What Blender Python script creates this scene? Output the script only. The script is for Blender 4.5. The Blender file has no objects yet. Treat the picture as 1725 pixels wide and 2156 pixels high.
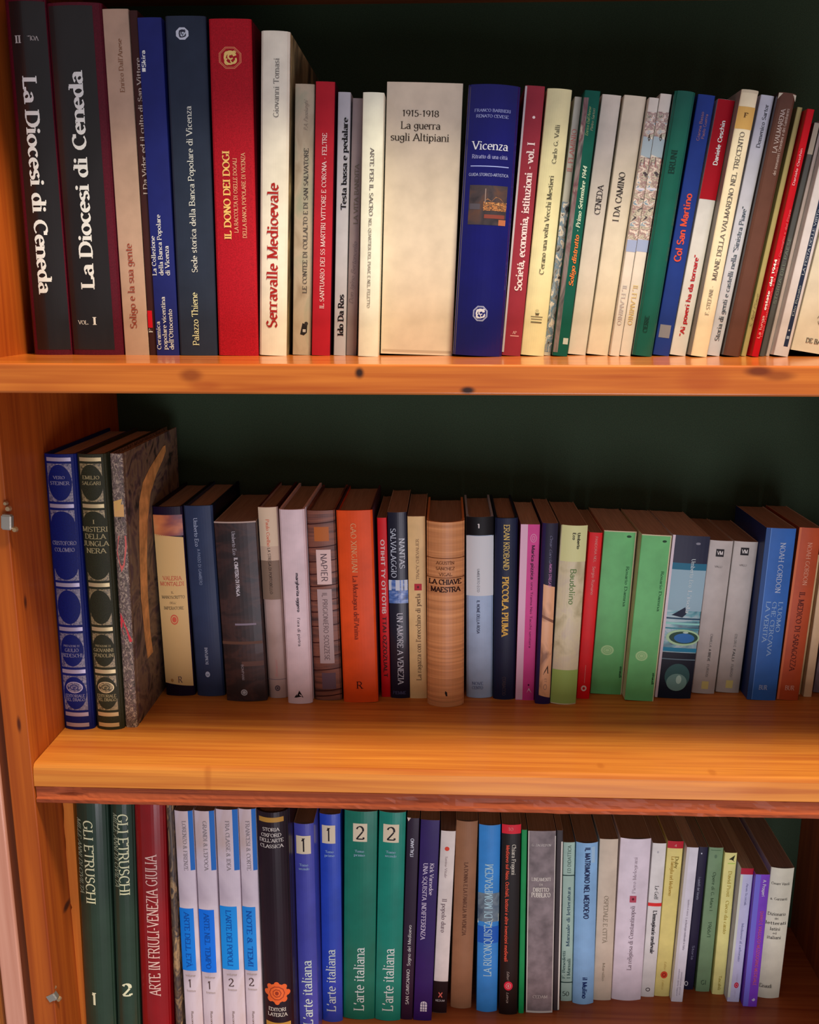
import bpy, bmesh, math, random
from mathutils import Vector, Matrix
random.seed(7)

# ------------------------------------------------------------------ camera
S = 1.07                      # metres per fit unit
F, PITCH, YAW, ROLL, D0 = 1988.0, 0.22657, 0.03782, 0.00089, 0.80 * S
EYE = 1.62                    # eye height above the floor of the room
fw = Vector((-math.sin(YAW) * math.cos(PITCH), math.cos(YAW) * math.cos(PITCH), -math.sin(PITCH)))
rt = Vector((math.cos(YAW), math.sin(YAW), 0)); up = rt.cross(fw)
r2 = rt * math.cos(ROLL) + up * math.sin(ROLL); u2 = r2.cross(fw)
CAM = Vector((0, -D0, EYE))
scn = bpy.context.scene
cd = bpy.data.cameras.new('camera'); cam = bpy.data.objects.new('camera', cd)
scn.collection.objects.link(cam); scn.camera = cam
cam.matrix_world = Matrix(((r2.x, u2.x, -fw.x, CAM.x), (r2.y, u2.y, -fw.y, CAM.y), (r2.z, u2.z, -fw.z, CAM.z), (0, 0, 0, 1)))
cd.sensor_fit = 'HORIZONTAL'; cd.sensor_width = 36; cd.lens = 36 * F / 1725; cd.clip_start = 0.02

# ------------------------------------------------------------------ light
w = bpy.data.worlds.new('world'); scn.world = w; w.use_nodes = True
w.node_tree.nodes['Background'].inputs[0].default_value = (0.92, 0.86, 0.86, 1)
w.node_tree.nodes['Background'].inputs[1].default_value = 0.275
def area(name, loc, aim, size, power, col, sy=None):
    l = bpy.data.lights.new(name, 'AREA'); l.energy = power; l.color = col; l.size = size
    if sy: l.shape = 'RECTANGLE'; l.size_y = sy
    o = bpy.data.objects.new(name, l); scn.collection.objects.link(o); o.location = loc
    o.rotation_euler = (Vector(aim) - Vector(loc)).to_track_quat('-Z', 'Y').to_euler(); return o
area('ceiling_lamp', (0.34, -0.60, EYE + 1.50), (0.0, 0.0, EYE - 0.2), 0.30, 50, (1.0, 0.84, 0.56))
area('window_daylight', (0.45, -1.9, EYE - 1.15), (0.0, 0.1, EYE - 0.9), 0.9, 19.5, (0.96, 0.90, 1.0), 1.1)
scn.view_settings.view_transform = 'Standard'; scn.view_settings.look = 'None'
scn.view_settings.gamma = 1; scn.view_settings.use_curve_mapping = False
scn.view_settings.exposure = 0.0

# ------------------------------------------------------------------ measures
Xw, Xr = -0.38678 * S, 0.4575 * S
z1, y1f, t1 = EYE - 0.05368 * S, -0.05123 * S, 0.0240 * S
z2, z2m, z2b = EYE - 0.43278 * S, EYE - 0.45545 * S, EYE - 0.47314 * S
z3 = EYE - 0.80663 * S
yb = 0.300 * S
def ray(x, y):
    return (fw * F + r2 * (x - 862.5) - u2 * (y - 1078)).normalized()
def on_y(x, y, Y):
    d = ray(x, y); return CAM + d * ((Y - CAM.y) / d.y)
def on_z(x, y, Z):
    d = ray(x, y); return CAM + d * ((Z - CAM.z) / d.z)
def on_x(x, y, X):
    d = ray(x, y); return CAM + d * ((X - CAM.x) / d.x)

# ------------------------------------------------------------------ helpers
def lin(c):
    c = c / 255.0
    return c / 12.92 if c <= 0.04045 else ((c + 0.055) / 1.055) ** 2.4
def link(name, me, parent=None, mats=()):
    o = bpy.data.objects.new(name, me); scn.collection.objects.link(o)
    for m in mats: me.materials.append(m)
    if parent: o.parent = parent
    return o
def mesh(name, V, Fc, mats=(), parent=None, mi=None, smooth=False):
    me = bpy.data.meshes.new(name); me.from_pydata([tuple(v) for v in V], [], Fc)
    if mi: me.polygons.foreach_set('material_index', mi)
    if smooth: me.polygons.foreach_set('use_smooth', [True] * len(Fc))
    me.update(); return link(name, me, parent, mats)
def empty(name, loc, label=None, cat=None, group=None):
    o = bpy.data.objects.new(name, None); scn.collection.objects.link(o); o.location = loc
    o.empty_display_size = 0.02
    if label: o['label'] = label
    if cat: o['category'] = cat
    if group: o['group'] = group
    return o
def boxmesh(name, lo, hi, mats, parent=None, bev=0.0, seg=2):
    bm = bmesh.new(); bmesh.ops.create_cube(bm, size=1)
    for v in bm.verts:
        v.co = Vector([(lo[i] + hi[i]) / 2 + v.co[i] * (hi[i] - lo[i]) for i in range(3)])
    if bev: bmesh.ops.bevel(bm, geom=bm.edges[:], offset=bev, segments=seg, affect='EDGES', profile=0.5)
    me = bpy.data.meshes.new(name); bm.to_mesh(me); bm.free()
    return link(name, me, parent, mats)

MC = {}
def nt(m):
    m.use_nodes = True; t = m.node_tree; return t, t.nodes, t.links, t.nodes['Principled BSDF']
def flat(col, rough=0.5, kind='paper', coat=0.0, metal=0.0):
    """plain printed / cloth surface: base colour with faint mottling and fine relief"""
    key = (tuple(round(c, 3) for c in col), rough, kind, coat, metal)
    if key in MC: return MC[key]
    m = bpy.data.materials.new('%s_%d' % (kind, len(MC))); t, N, L, P = nt(m); MC[key] = m
    P.inputs['Roughness'].default_value = rough; P.inputs['Metallic'].default_value = metal
    P.inputs['Coat Weight'].default_value = coat; P.inputs['Coat Roughness'].default_value = 0.16
    P.inputs['Specular IOR Level'].default_value = .22
    if kind == 'ink':
        P.inputs['Base Color'].default_value = (*col, 1); return m
    tc = N.new('ShaderNodeTexCoord'); n = N.new('ShaderNodeTexNoise')
    n.inputs['Scale'].default_value = {'paper': 45, 'cloth': 900, 'worn': 60, 'jacket': 30}.get(kind, 45)
    n.inputs['Detail'].default_value = 4
    L.new(tc.outputs['Object'], n.inputs['Vector'])
    r = N.new('ShaderNodeMapRange'); amt = {'paper': .10, 'cloth': .22, 'worn': .35, 'jacket': .12}.get(kind, .1)
    r.inputs['From Min'].default_value = .3; r.inputs['From Max'].default_value = .7
    r.inputs['To Min'].default_value = 1 - amt; r.inputs['To Max'].default_value = 1 + amt
    L.new(n.outputs['Fac'], r.inputs['Value'])
    mx = N.new('ShaderNodeVectorMath'); mx.operation = 'SCALE'; mx.inputs[0].default_value = col
    L.new(r.outputs[0], mx.inputs['Scale']); L.new(mx.outputs[0], P.inputs['Base Color'])
    b = N.new('ShaderNodeBump'); b.inputs['Strength'].default_value = .12 if kind != 'jacket' else .05
    b.inputs['Distance'].default_value = .0006
    L.new(n.outputs['Fac'], b.inputs['Height']); L.new(b.outputs[0], P.inputs['Normal'])
    return m
def mottle(name, cols, scale=(60, 60, 60), rough=0.5, dist=0.5, detail=5, coat=0.0, bump=0.0):
    """patterned print: noise run through a colour ramp"""
    m = bpy.data.materials.new(name); t, N, L, P = nt(m)
    tc = N.new('ShaderNodeTexCoord'); mp = N.new('ShaderNodeMapping'); mp.inputs['Scale'].default_value = scale
    n = N.new('ShaderNodeTexNoise'); n.inputs['Scale'].default_value = 1; n.inputs['Detail'].default_value = detail
    n.inputs['Distortion'].default_value = dist
    L.new(tc.outputs['Object'], mp.inputs[0]); L.new(mp.outputs[0], n.inputs['Vector'])
    cr = N.new('ShaderNodeValToRGB'); e = cr.color_ramp.elements
    k = len(cols)
    for i, c in enumerate(cols):
        p = .32 + .36 * i / (k - 1)
        el = e[i] if i < 2 else e.new(p)
        el.position = p; el.color = (*c, 1)
    L.new(n.outputs['Fac'], cr.inputs[0]); L.new(cr.outputs[0], P.inputs['Base Color'])
    P.inputs['Roughness'].default_value = rough; P.inputs['Coat Weight'].default_value = coat
    if bump:
        b = N.new('ShaderNodeBump'); b.inputs['Strength'].default_value = bump; b.inputs['Distance'].default_value = .001
        L.new(n.outputs['Fac'], b.inputs['Height']); L.new(b.outputs[0], P.inputs['Normal'])
    return m
def L3(r, g, b, gain=1.0):
    c = [lin(v) / gain for v in (r, g, b)]; k = min(1, .86 / max(c)); return tuple(v * k for v in c)
def wood(name, lo, hi, axis, rough=.3, coat=.5, knots=(), fine=1.0, rings=260.0, amp=1.0):
    """pine: long grain noise on one axis plus ring bands, with dark knots at given spots (object coordinates)"""
    m = bpy.data.materials.new(name); t, N, L, P = nt(m)
    tc = N.new('ShaderNodeTexCoord'); mp = N.new('ShaderNodeMapping')
    sc = [150.0 * fine] * 3; sc[axis] = 3.5; mp.inputs['Scale'].default_value = sc
    mp.inputs['Location'].default_value = (random.random() * 9, random.random() * 9, random.random() * 9)
    L.new(tc.outputs['Object'], mp.inputs[0])
    n = N.new('ShaderNodeTexNoise'); n.inputs['Scale'].default_value = 1; n.inputs['Detail'].default_value = 5
    n.inputs['Distortion'].default_value = .6; L.new(mp.outputs[0], n.inputs['Vector'])
    mp2 = N.new('ShaderNodeMapping'); s2 = [26.0] * 3; s2[axis] = 1.6; mp2.inputs['Scale'].default_value = s2
    L.new(tc.outputs['Object'], mp2.inputs[0])
    n2 = N.new('ShaderNodeTexNoise'); n2.inputs['Scale'].default_value = 1; n2.inputs['Detail'].default_value = 3
    L.new(mp2.outputs[0], n2.inputs['Vector'])
    ml = N.new('ShaderNodeMath'); ml.operation = 'MULTIPLY'; ml.inputs[1].default_value = rings * .1
    L.new(n2.outputs['Fac'], ml.inputs[0])
    sn = N.new('ShaderNodeMath'); sn.operation = 'SINE'; L.new(ml.outputs[0], sn.inputs[0])
    ad = N.new('ShaderNodeMath'); ad.operation = 'MULTIPLY_ADD'; ad.inputs[1].default_value = .05 * amp
    L.new(sn.outputs[0], ad.inputs[0]); L.new(n.outputs['Fac'], ad.inputs[2])
    cr = N.new('ShaderNodeValToRGB'); e = cr.color_ramp.elements
    e[0].position = .22; e[0].color = (*lo, 1); e[1].position = .74; e[1].color = (*hi, 1)
    L.new(ad.outputs[0], cr.inputs[0]); out = cr.outputs[0]
    for (kx, ky, kz, rx, ry, rz, kc, st) in knots:
        a = N.new('ShaderNodeVectorMath'); a.operation = 'SUBTRACT'; a.inputs[1].default_value = (kx, ky, kz)
        L.new(tc.outputs['Object'], a.inputs[0])
        d = N.new('ShaderNodeVectorMath'); d.operation = 'DIVIDE'; d.inputs[1].default_value = (rx, ry, rz)
        L.new(a.outputs[0], d.inputs[0])
        q = N.new('ShaderNodeVectorMath'); q.operation = 'LENGTH'; L.new(d.outputs[0], q.inputs[0])
        q2 = N.new('ShaderNodeMath'); q2.operation = 'MULTIPLY_ADD'; q2.inputs[1].default_value = 1.1
        L.new(n2.outputs['Fac'], q2.inputs[0]); L.new(q.outputs['Value'], q2.inputs[2])
        mr = N.new('ShaderNodeMapRange'); mr.interpolation_type = 'SMOOTHSTEP'
        mr.inputs['From Min'].default_value = .9; mr.inputs['From Max'].default_value = 1.9
        mr.inputs['To Min'].default_value = st; mr.inputs['To Max'].default_value = 0
        L.new(q2.outputs[0], mr.inputs['Value'])
        mx = N.new('ShaderNodeMix'); mx.data_type = 'RGBA'; L.new(mr.outputs[0], mx.inputs[0])
        L.new(out, mx.inputs[6]); mx.inputs[7].default_value = (*kc, 1); out = mx.outputs[2]
    L.new(out, P.inputs['Base Color'])
    P.inputs['Roughness'].default_value = rough; P.inputs['Coat Weight'].default_value = coat
    P.inputs['Coat Roughness'].default_value = .12; P.inputs['Specular IOR Level'].default_value = .25
    b = N.new('ShaderNodeBump'); b.inputs['Strength'].default_value = .15; b.inputs['Distance'].default_value = .0006
    L.new(n.outputs['Fac'], b.inputs['Height']); L.new(b.outputs[0], P.inputs['Normal'])
    return m

# ------------------------------------------------------------------ bookcase
WL, WH = L3(176, 84, 28), L3(218, 128, 50)
def kn(x, y, plane, rx, rz, col=(30, 12, 10), st=.95, ry=.03):
    p = on_y(x, y, plane); return (p.x, plane, p.z, rx, ry, rz, L3(*col), st)
bc = empty('bookcase', (0, 0, z3 - .05), 'tall orange varnished pine bookcase with green back and open left door', 'bookcase')
def part(o): o.parent = bc; o.matrix_parent_inverse = Matrix.Translation(bc.location).inverted(); return o
zt = on_y(700, 9, yb).z                        # underside of the board above the top shelf
w1 = wood('pine_upper_shelf', WL, WH, 0, .32, .55, [
    kn(402, 790, y1f, .010, .006, (110, 30, 10), .6), kn(430, 812, y1f, .014, .004, (150, 50, 15), .4),
    kn(757, 784, y1f, .004, .0045, (25, 12, 14)), kn(985, 822, y1f, .006, .003, (20, 14, 18)),
    kn(1598, 782, y1f, .011, .004, (90, 25, 10), .8), kn(1640, 792, y1f, .014, .004, (110, 35, 12), .6),
    kn(1480, 800, y1f, .02, .01, (160, 60, 20), .4)], 1.0, 420, 1.8)
def board(name, x0, x1, prof, mats, mi=None):
    """board with a shaped front: prof is the (y, z) outline, extruded from x0 to x1"""
    n = len(prof); V = [(x0, y, z) for y, z in prof] + [(x1, y, z) for y, z in prof]
    Fc = [tuple(range(n))[::-1], tuple(range(n, 2 * n))] + [(i, (i + 1) % n, n + (i + 1) % n, n + i) for i in range(n)]
    return part(mesh(name, V, Fc, mats, None, mi))
def rounded(yf, zt_, zb_, yback, r=.002, n=5):
    P = [(yback, zt_)]
    for i in range(n + 1):
        a = math.pi / 2 * i / n; P.append((yf + r - r * math.sin(a), zt_ - r + r * math.cos(a)))
    for i in range(n + 1):
        a = math.pi / 2 * i / n; P.append((yf + r - r * math.cos(a), zb_ + r - r * math.sin(a)))
    return P + [(yback, zb_)]
sb = board('shelf_board', Xw - .030, Xr + .03, rounded(y1f, z1, z1 - t1, yb, .0022), [w1])
sb['label'] = 'upper shelf board with dark knots along its front edge'
# middle shelf: clear varnished plank with an eased, up-tilted nosing over a rough reddish lipping
w2 = wood('pine_middle_shelf', L3(182, 94, 38), L3(226, 146, 60), 0, .5, .1, [
    tuple(list(on_z(x, y, z2)) + [.004, .006, .03, L3(170, 84, 24), .4]) for x, y in
    ((436, 1618), (700, 1634), (1265, 1612), (1290, 1653), (1500, 1626))], rings=420)
pr = [(yb, z2), (.006, z2), (.0035, z2 - .0012), (.0018, z2 - .004), (.0008, z2 - .010), (0.0, z2m + .001), (.001, z2m), (yb, z2m)]
sb2 = board('shelf_board', Xw + .0006, Xr, pr, [w2]); sb2['label'] = 'deep middle shelf board with a clear orange front'
w2b = wood('rough_lipping', L3(104, 38, 22), L3(190, 92, 50), 0, .7, .1, [], 1.6, 160)
rng = random.Random(3); V = []; Fc = []
NX = 150; yy = .0022
rows = [(z2m, .0035), (z2m - .0012, .0018), (z2m - .005, yy), (z2m - .009, yy), (z2m - .0125, yy), (z2m - .0148, .0008), (z2b + .001, .0010), (z2b, .0022)]
chips = [(Xw + .035, .012, .0035), (-.02, .02, .002), (.06, .03, .0022), (.30, .02, .0026)]
for i in range(NX + 1):
    x = Xw + .001 + (Xr - Xw - .002) * i / NX; wob = 0.0
    for cx, cw, ca in chips: wob += ca * math.exp(-((x - cx) / cw) ** 2)
    for k, (z, y) in enumerate(rows):
        jz = (math.sin(x * 41 + k) + math.sin(x * 97 + 2 * k)) * .0004 if 1 < k < 7 else 0
        V.append((x, y + (wob if k < 4 else 0) + rng.uniform(0, .0006), z + jz))
nr = len(rows)
for i in range(NX):
    for k in range(nr - 1):
        a = i * nr + k; Fc.append((a, a + 1, a + nr + 1, a + nr))
ofs = len(V)
for x in (Xw + .001, Xr - .001): V += [(x, .06, z2m), (x, .06, z2b)]
Fc += [(0, NX * nr, ofs + 2, ofs), (nr - 1, ofs + 1, ofs + 3, NX * nr + nr - 1), (ofs, ofs + 2, ofs + 3, ofs + 1)]
lp = part(mesh('lipping', V, Fc, [w2b])); lp['label'] = 'rough reddish lipping under the middle shelf front'
w3 = wood('pine_lower_shelf', L3(150, 66, 30), L3(192, 104, 52), 0, .5, .25, [], 1.0, 300)  # darker copy of the pine, shade of the low compartment put into its colour
sb3 = board('shelf_board', Xw + .001, Xr, rounded(0, z3, z3 - .03, yb, .002), [w3]); sb3['label'] = 'lowest shelf board in pine darkened for shade'
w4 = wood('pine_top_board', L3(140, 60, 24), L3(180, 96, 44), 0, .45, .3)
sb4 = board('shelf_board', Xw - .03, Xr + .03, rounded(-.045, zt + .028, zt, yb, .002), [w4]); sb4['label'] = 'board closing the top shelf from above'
# side walls
wsl = wood('pine_side_panel', L3(150, 64, 18), L3(192, 98, 30), 2, .6, .03, [
    (on_y(40, 1525, 0).x, 0, on_y(40, 1525, 0).z, .0022, .02, .009, L3(70, 22, 8), .9), (Xw, .02, on_x(85, 1245, Xw).z, .01, .004, .009, L3(50, 20, 12), .8),
    (Xw, .012, on_x(12, 560, Xw).z, .01, .004, .006, L3(110, 50, 15), .6),
    (Xw, .05, on_x(142, 1905, Xw).z, .01, .010, .005, L3(40, 18, 20), .9)])
PT = .0235 * S
o = part(boxmesh('side_panel', (Xw - PT, 0, z3 - .2), (Xw, yb + .012, zt + .03), [wsl], bev=.0012)); o['label'] = 'left side panel, front edge lit orange'
o = part(boxmesh('side_panel', (Xr, 0, z3 - .2), (Xr + PT, yb + .012, zt + .03), [wood('pine_right_panel', L3(120, 52, 26), L3(160, 80, 36), 2, .5, .2)], bev=.0012)); o['label'] = 'right side panel in pine darkened for shade'  # shaded copy of the left panel's pine, shade mixed into the colour
green = flat(L3(48, 66, 46), .75, 'cloth')
o = part(boxmesh('back_panel', (Xw - PT, yb, z3 - .2), (Xr + PT, yb + .006, zt + .03), [green])); o['label'] = 'dark green back panel'
# door leaf and an added dark strip in the gap beside the left post, seen only at the lower left edge
dm = wood('door_wood', L3(205, 140, 118), L3(228, 168, 146), 2, .4, .2)
def slab(name, x0, x1, y0, y1, mats, bev=.001):
    return part(boxmesh(name, (x0, y0, z3 - .2), (x1, y1, EYE + .36), mats, bev=bev))
xa = on_y(27, 1780, 0).x
g1 = slab('door_stile', xa - .0295, xa - .0075, .002, .020, [dm], .002); g1['label'] = 'pale edge of the open door at lower left'
slab('gap_filler', xa - .012, xa + .0012, .006, .03, [wood('gap_shade_wood', L3(90, 40, 16), L3(112, 54, 22), 2, .8, 0)])  # added filler, its dark brown stands in for shade in the gap
slab('door_moulding', xa - .052, xa - .034, -.004, .016, [wood('door_dark', L3(150, 90, 40), L3(205, 130, 60), 2)], .004)
# thin plank standing in the lowest compartment
pm = wood('thin_plank_wood', L3(190, 96, 30), L3(222, 134, 50), 2, .5, .2)
p0, p1 = on_y(133, 1700, .060), on_y(154, 1700, .060); q0, q1 = on_y(162, 2150, .060), on_y(182, 2150, .060)
def lerp(a, b, t): return a + (b - a) * t
V = []; Fc = []; zb_, ztp = z3 + .0005, z2b + .012; n = 40
for i in range(n + 1):
    z = lerp(zb_, ztp, i / n); t = (p0.z - z) / (p0.z - q0.z)
    xl, xr_ = lerp(p0.x, q0.x, t), lerp(p1.x, q1.x, t)
    zn = on_y(147, 1907, .06).z
    xl += .0028 * math.exp(-((z - zn) / .004) ** 2) + .0005 * math.sin(z * 160)
    V += [(xl, .060, z), (xr_, .060, z), (xr_, yb - .002, z), (xl, yb - .002, z)]
for i in range(n):
    for k in range(4):
        a = i * 4 + k; b = i * 4 + (k + 1) % 4; Fc.append((a, b, b + 4, a + 4))
Fc += [(3, 2, 1, 0), (n * 4, n * 4 + 1, n * 4 + 2, n * 4 + 3)]
po = mesh('plank', V, Fc, [pm]); po['label'] = 'thin orange wooden plank upright beside two dark green volumes'; po['category'] = 'plank'

# metal fittings on the left post
steel = flat(L3(190, 186, 178), .32, 'ink', 0, .75); steel2 = flat(L3(200, 170, 130), .35, 'ink', 0, .7)
def fitting(px, py, plane, wd, ht, tilt, label):
    p = on_x(px, py, Xw + .001) if plane is None else on_y(px, py, plane)
    e = empty('hinge_fitting', p); e['label'] = label; part(e)
    bm = bmesh.new(); bmesh.ops.create_cube(bm, size=1)
    for v in bm.verts: v.co = Vector((v.co.x * wd, v.co.y * .007, v.co.z * ht))
    bmesh.ops.bevel(bm, geom=bm.edges[:], offset=.0012, segments=2, affect='EDGES')
    me = bpy.data.meshes.new('hinge_block'); bm.to_mesh(me); bm.free()
    o = link('hinge_block', me, e, [steel]); o.rotation_euler = (0, tilt, 0); o.location = (0, -.0035, 0)
    for dx, dz, rr in ((wd * .1, ht * .85, .0030), (-wd * .1, ht * 1.2, .0022), (wd * .55, -ht * .55, .0028)):
        bm = bmesh.new(); bmesh.ops.create_cone(bm, cap_ends=True, segments=18, radius1=rr, radius2=rr * .7, depth=.003)
        bmesh.ops.rotate(bm, verts=bm.verts, matrix=Matrix.Rotation(math.pi / 2, 3, 'X'))
        me = bpy.data.meshes.new('screw'); bm.to_mesh(me); bm.free()
        s = link('screw', me, e, [steel2]); s.location = (dx, -.0015, dz)
    return e
fitting(19, 1097, -.001, .010, .0145, .08, 'grey steel hinge fitting with three screws on the post, upper')
fitting(113, 2092, .006, .0105, .0100, -.5, 'small tilted steel fitting low on the left panel')

# ------------------------------------------------------------------ stroke lettering
G = {}
def g(ch, adv, *st): G[ch] = (adv, st)
g('A', .78, ('l', .39, 1, .04, 0, 2), ('l', .39, 1, .74, 0, 2), ('l', .16, .34, .62, .34, 0))
g('B', .70, ('l', .12, 0, .12, 1, 3), ('l', .12, 1, .36, 1, 0), ('l', .12, .53, .38, .53, 0), ('l', .12, 0, .38, 0, 0), ('a', .36, .765, .21, .235, -90, 90), ('a', .38, .265, .25, .265, -90, 90))
g('C', .74, ('a', .42, .5, .34, .5, 48, 312), ('l', .65, .72, .65, .98, 0))
g('D', .80, ('l', .12, 0, .12, 1, 3), ('l', .12, 1, .36, 1, 0), ('l', .12, 0, .36, 0, 0), ('a', .36, .5, .36, .5, -90, 90))
g('E', .66, ('l', .12, 0, .12, 1, 3), ('l', .12, 1, .55, 1, 0), ('l', .12, .52, .46, .52, 0), ('l', .12, 0, .58, 0, 0), ('t', .55, 1, .55, .84), ('t', .58, 0, .58, .18))
g('F', .62, ('l', .12, 0, .12, 1, 3), ('l', .12, 1, .55, 1, 0), ('l', .12, .52, .46, .52, 0), ('t', .55, 1, .55, .84))
g('G', .80, ('a', .42, .5, .34, .5, 48, 315), ('l', .69, .42, .69, .08, 1))
g('H', .80, ('l', .12, 0, .12, 1, 3), ('l', .68, 0, .68, 1, 3), ('l', .12, .52, .68, .52, 0))
g('I', .34, ('l', .17, 0, .17, 1, 3))
g('J', .42, ('l', .28, 1, .28, .18, 1), ('a', .14, .18, .14, .2, -140, 0))
g('K', .72, ('l', .12, 0, .12, 1, 3), ('l', .62, 1, .14, .44, 1), ('l', .28, .58, .66, 0, 2))
g('L', .64, ('l', .12, 0, .12, 1, 3), ('l', .12, 0, .56, 0, 0), ('t', .56, 0, .56, .2))
g('M', .92, ('l', .12, 0, .12, 1, 3), ('l', .12, 1, .46, .05, 0), ('l', .80, 1, .46, .05, 0), ('l', .80, 0, .80, 1, 3))
g('N', .78, ('l', .12, 0, .12, 1, 3), ('l', .12, 1, .66, 0, 0), ('l', .66, 1, .66, 0, 1))
g('O', .84, ('a', .42, .5, .35, .5, 0, 360))
g('P', .66, ('l', .12, 0, .12, 1, 3), ('l', .12, 1, .36, 1, 0), ('l', .12, .46, .36, .46, 0), ('a', .36, .73, .23, .27, -90, 90))
g('Q', .86, ('a', .42, .5, .35, .5, 0, 360), ('l', .46, .1, .80, -.22, 0))
g('R', .72, ('l', .12, 0, .12, 1, 3), ('l', .12, 1, .36, 1, 0), ('l', .12, .48, .36, .48, 0), ('a', .36, .74, .22, .26, -90, 90), ('l', .36, .48, .66, 0, 2))
g('S', .60, ('a', .30, .75, .21, .25, 25, 270), ('a', .30, .25, .24, .25, 90, -155))
g('T', .68, ('l', .34, 0, .34, 1, 2), ('l', .03, 1, .65, 1, 0), ('t', .03, 1, .03, .84), ('t', .65, 1, .65, .84))
g('U', .78, ('l', .12, 1, .12, .3, 1), ('l', .66, 1, .66, .3, 1), ('a', .39, .3, .27, .3, 180, 360))
g('V', .74, ('l', .04, 1, .37, 0, 1), ('l', .70, 1, .37, 0, 1))
g('W', 1.0, ('l', .03, 1, .27, 0, 1), ('l', .50, .95, .27, 0, 0), ('l', .50, .95, .73, 0, 0), ('l', .97, 1, .73, 0, 1))
g('X', .72, ('l', .06, 1, .66, 0, 3), ('l', .66, 1, .06, 0, 3))
g('Y', .70, ('l', .04, 1, .35, .48, 1), ('l', .66, 1, .35, .48, 1), ('l', .35, .48, .35, 0, 2))
g('Z', .66, ('l', .06, 1, .60, 1, 0), ('l', .60, 1, .06, 0, 0), ('l', .06, 0, .62, 0, 0))
g('a', .54, ('a', .25, .19, .18, .19, 0, 360), ('l', .44, .46, .44, 0, 2), ('a', .26, .46, .18, .20, 0, 160))
g('b', .60, ('l', .11, 1.05, .11, 0, 1), ('a', .32, .33, .21, .33, 0, 360))
g('c', .52, ('a', .30, .33, .23, .33, 45, 315))
g('d', .62, ('a', .28, .33, .21, .33, 0, 360), ('l', .50, 1.05, .50, 0, 3))
g('e', .54, ('a', .28, .33, .22, .33, 0, 310), ('l', .07, .36, .50, .36, 0))
g('f', .36, ('l', .19, 0, .19, .85, 1), ('a', .35, .85, .16, .2, 60, 180), ('l', .04, .64, .36, .64, 0))
g('g', .58, ('a', .27, .38, .2, .28, 0, 360), ('l', .48, .66, .48, -.08, 0), ('a', .27, -.08, .21, .21, 190, 360))
g('h', .62, ('l', .11, 0, .11, 1.05, 3), ('a', .31, .44, .2, .22, 0, 180), ('l', .51, .44, .51, 0, 2))
g('i', .30, ('l', .15, 0, .15, .66, 3), ('d', .15, .92))
g('j', .30, ('l', .16, .66, .16, -.15, 1), ('a', .04, -.15, .12, .14, -100, 0), ('d', .16, .92))
g('k', .56, ('l', .11, 0, .11, 1.05, 3), ('l', .46, .66, .13, .26, 1), ('l', .23, .38, .50, 0, 2))
g('l', .30, ('l', .15, 0, .15, 1.05, 3))
g('m', .92, ('l', .11, 0, .11, .66, 3), ('a', .28, .44, .17, .22, 0, 180), ('l', .45, .44, .45, 0, 2), ('a', .62, .44, .17, .22, 0, 180), ('l', .79, .44, .79, 0, 2))
g('n', .62, ('l', .11, 0, .11, .66, 3), ('a', .31, .44, .2, .22, 0, 180), ('l', .51, .44, .51, 0, 2))
g('o', .58, ('a', .29, .33, .23, .33, 0, 360))
g('p', .60, ('l', .11, -.3, .11, .66, 3), ('a', .32, .33, .21, .33, 0, 360))
g('q', .60, ('a', .28, .33, .21, .33, 0, 360), ('l', .49, .66, .49, -.3, 2))
g('r', .42, ('l', .11, 0, .11, .66, 3), ('a', .29, .44, .18, .22, 50, 180))
g('s', .46, ('a', .23, .495, .15, .165, 25, 270), ('a', .23, .165, .17, .165, 90, -155))
g('t', .38, ('l', .17, .90, .17, .14, 0), ('a', .30, .14, .13, .14, 180, 300), ('l', .03, .64, .34, .64, 0))
g('u', .60, ('l', .11, .66, .11, .22, 1), ('a', .30, .22, .19, .22, 180, 360), ('l', .49, .66, .49, 0, 3))
g('v', .52, ('l', .04, .66, .26, 0, 1), ('l', .48, .66, .26, 0, 1))
g('w', .76, ('l', .04, .66, .21, 0, 1), ('l', .38, .62, .21, 0, 0), ('l', .38, .62, .55, 0, 0), ('l', .72, .66, .55, 0, 1))
g('x', .52, ('l', .05, .66, .47, 0, 3), ('l', .46, .66, .05, 0, 3))
g('y', .52, ('l', .04, .66, .27, 0, 1), ('l', .48, .66, .16, -.3, 1))
g('z', .48, ('l', .06, .66, .42, .66, 0), ('l', .42, .66, .06, 0, 0), ('l', .06, 0, .44, 0, 0))
g('0', .60, ('a', .30, .5, .24, .5, 0, 360))
g('1', .44, ('l', .24, 0, .24, 1, 2), ('l', .24, 1, .08, .82, 0))
g('2', .60, ('a', .29, .72, .22, .28, -20, 165), ('l', .48, .60, .06, .02, 0), ('l', .06, .02, .54, .02, 0), ('t', .54, .02, .54, .16))
g('3', .56, ('a', .27, .76, .19, .24, -90, 150), ('a', .27, .27, .22, .27, -150, 90))
g('4', .60, ('l', .42, 0, .42, 1, 2), ('l', .42, 1, .05, .3, 0), ('l', .05, .3, .56, .3, 0))
g('5', .56, ('l', .14, 1, .48, 1, 0), ('l', .14, 1, .12, .55, 0), ('a', .26, .31, .23, .31, -150, 120))
g('6', .60, ('a', .30, .30, .22, .30, 0, 360), ('a', .44, .42, .36, .58, 110, 185))
g('7', .54, ('l', .06, 1, .50, 1, 0), ('l', .50, 1, .2, 0, 0))
g('8', .58, ('a', .29, .75, .19, .25, 0, 360), ('a', .29, .26, .23, .26, 0, 360))
g('9', .60, ('a', .30, .70, .22, .30, 0, 360), ('a', .16, .58, .36, .58, -70, 5))
g('-', .40, ('l', .06, .36, .34, .36, 0)); g('.', .26, ('d', .12, .06)); g(',', .26, ('d', .12, .06), ('l', .13, .04, .06, -.16, 0))
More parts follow.
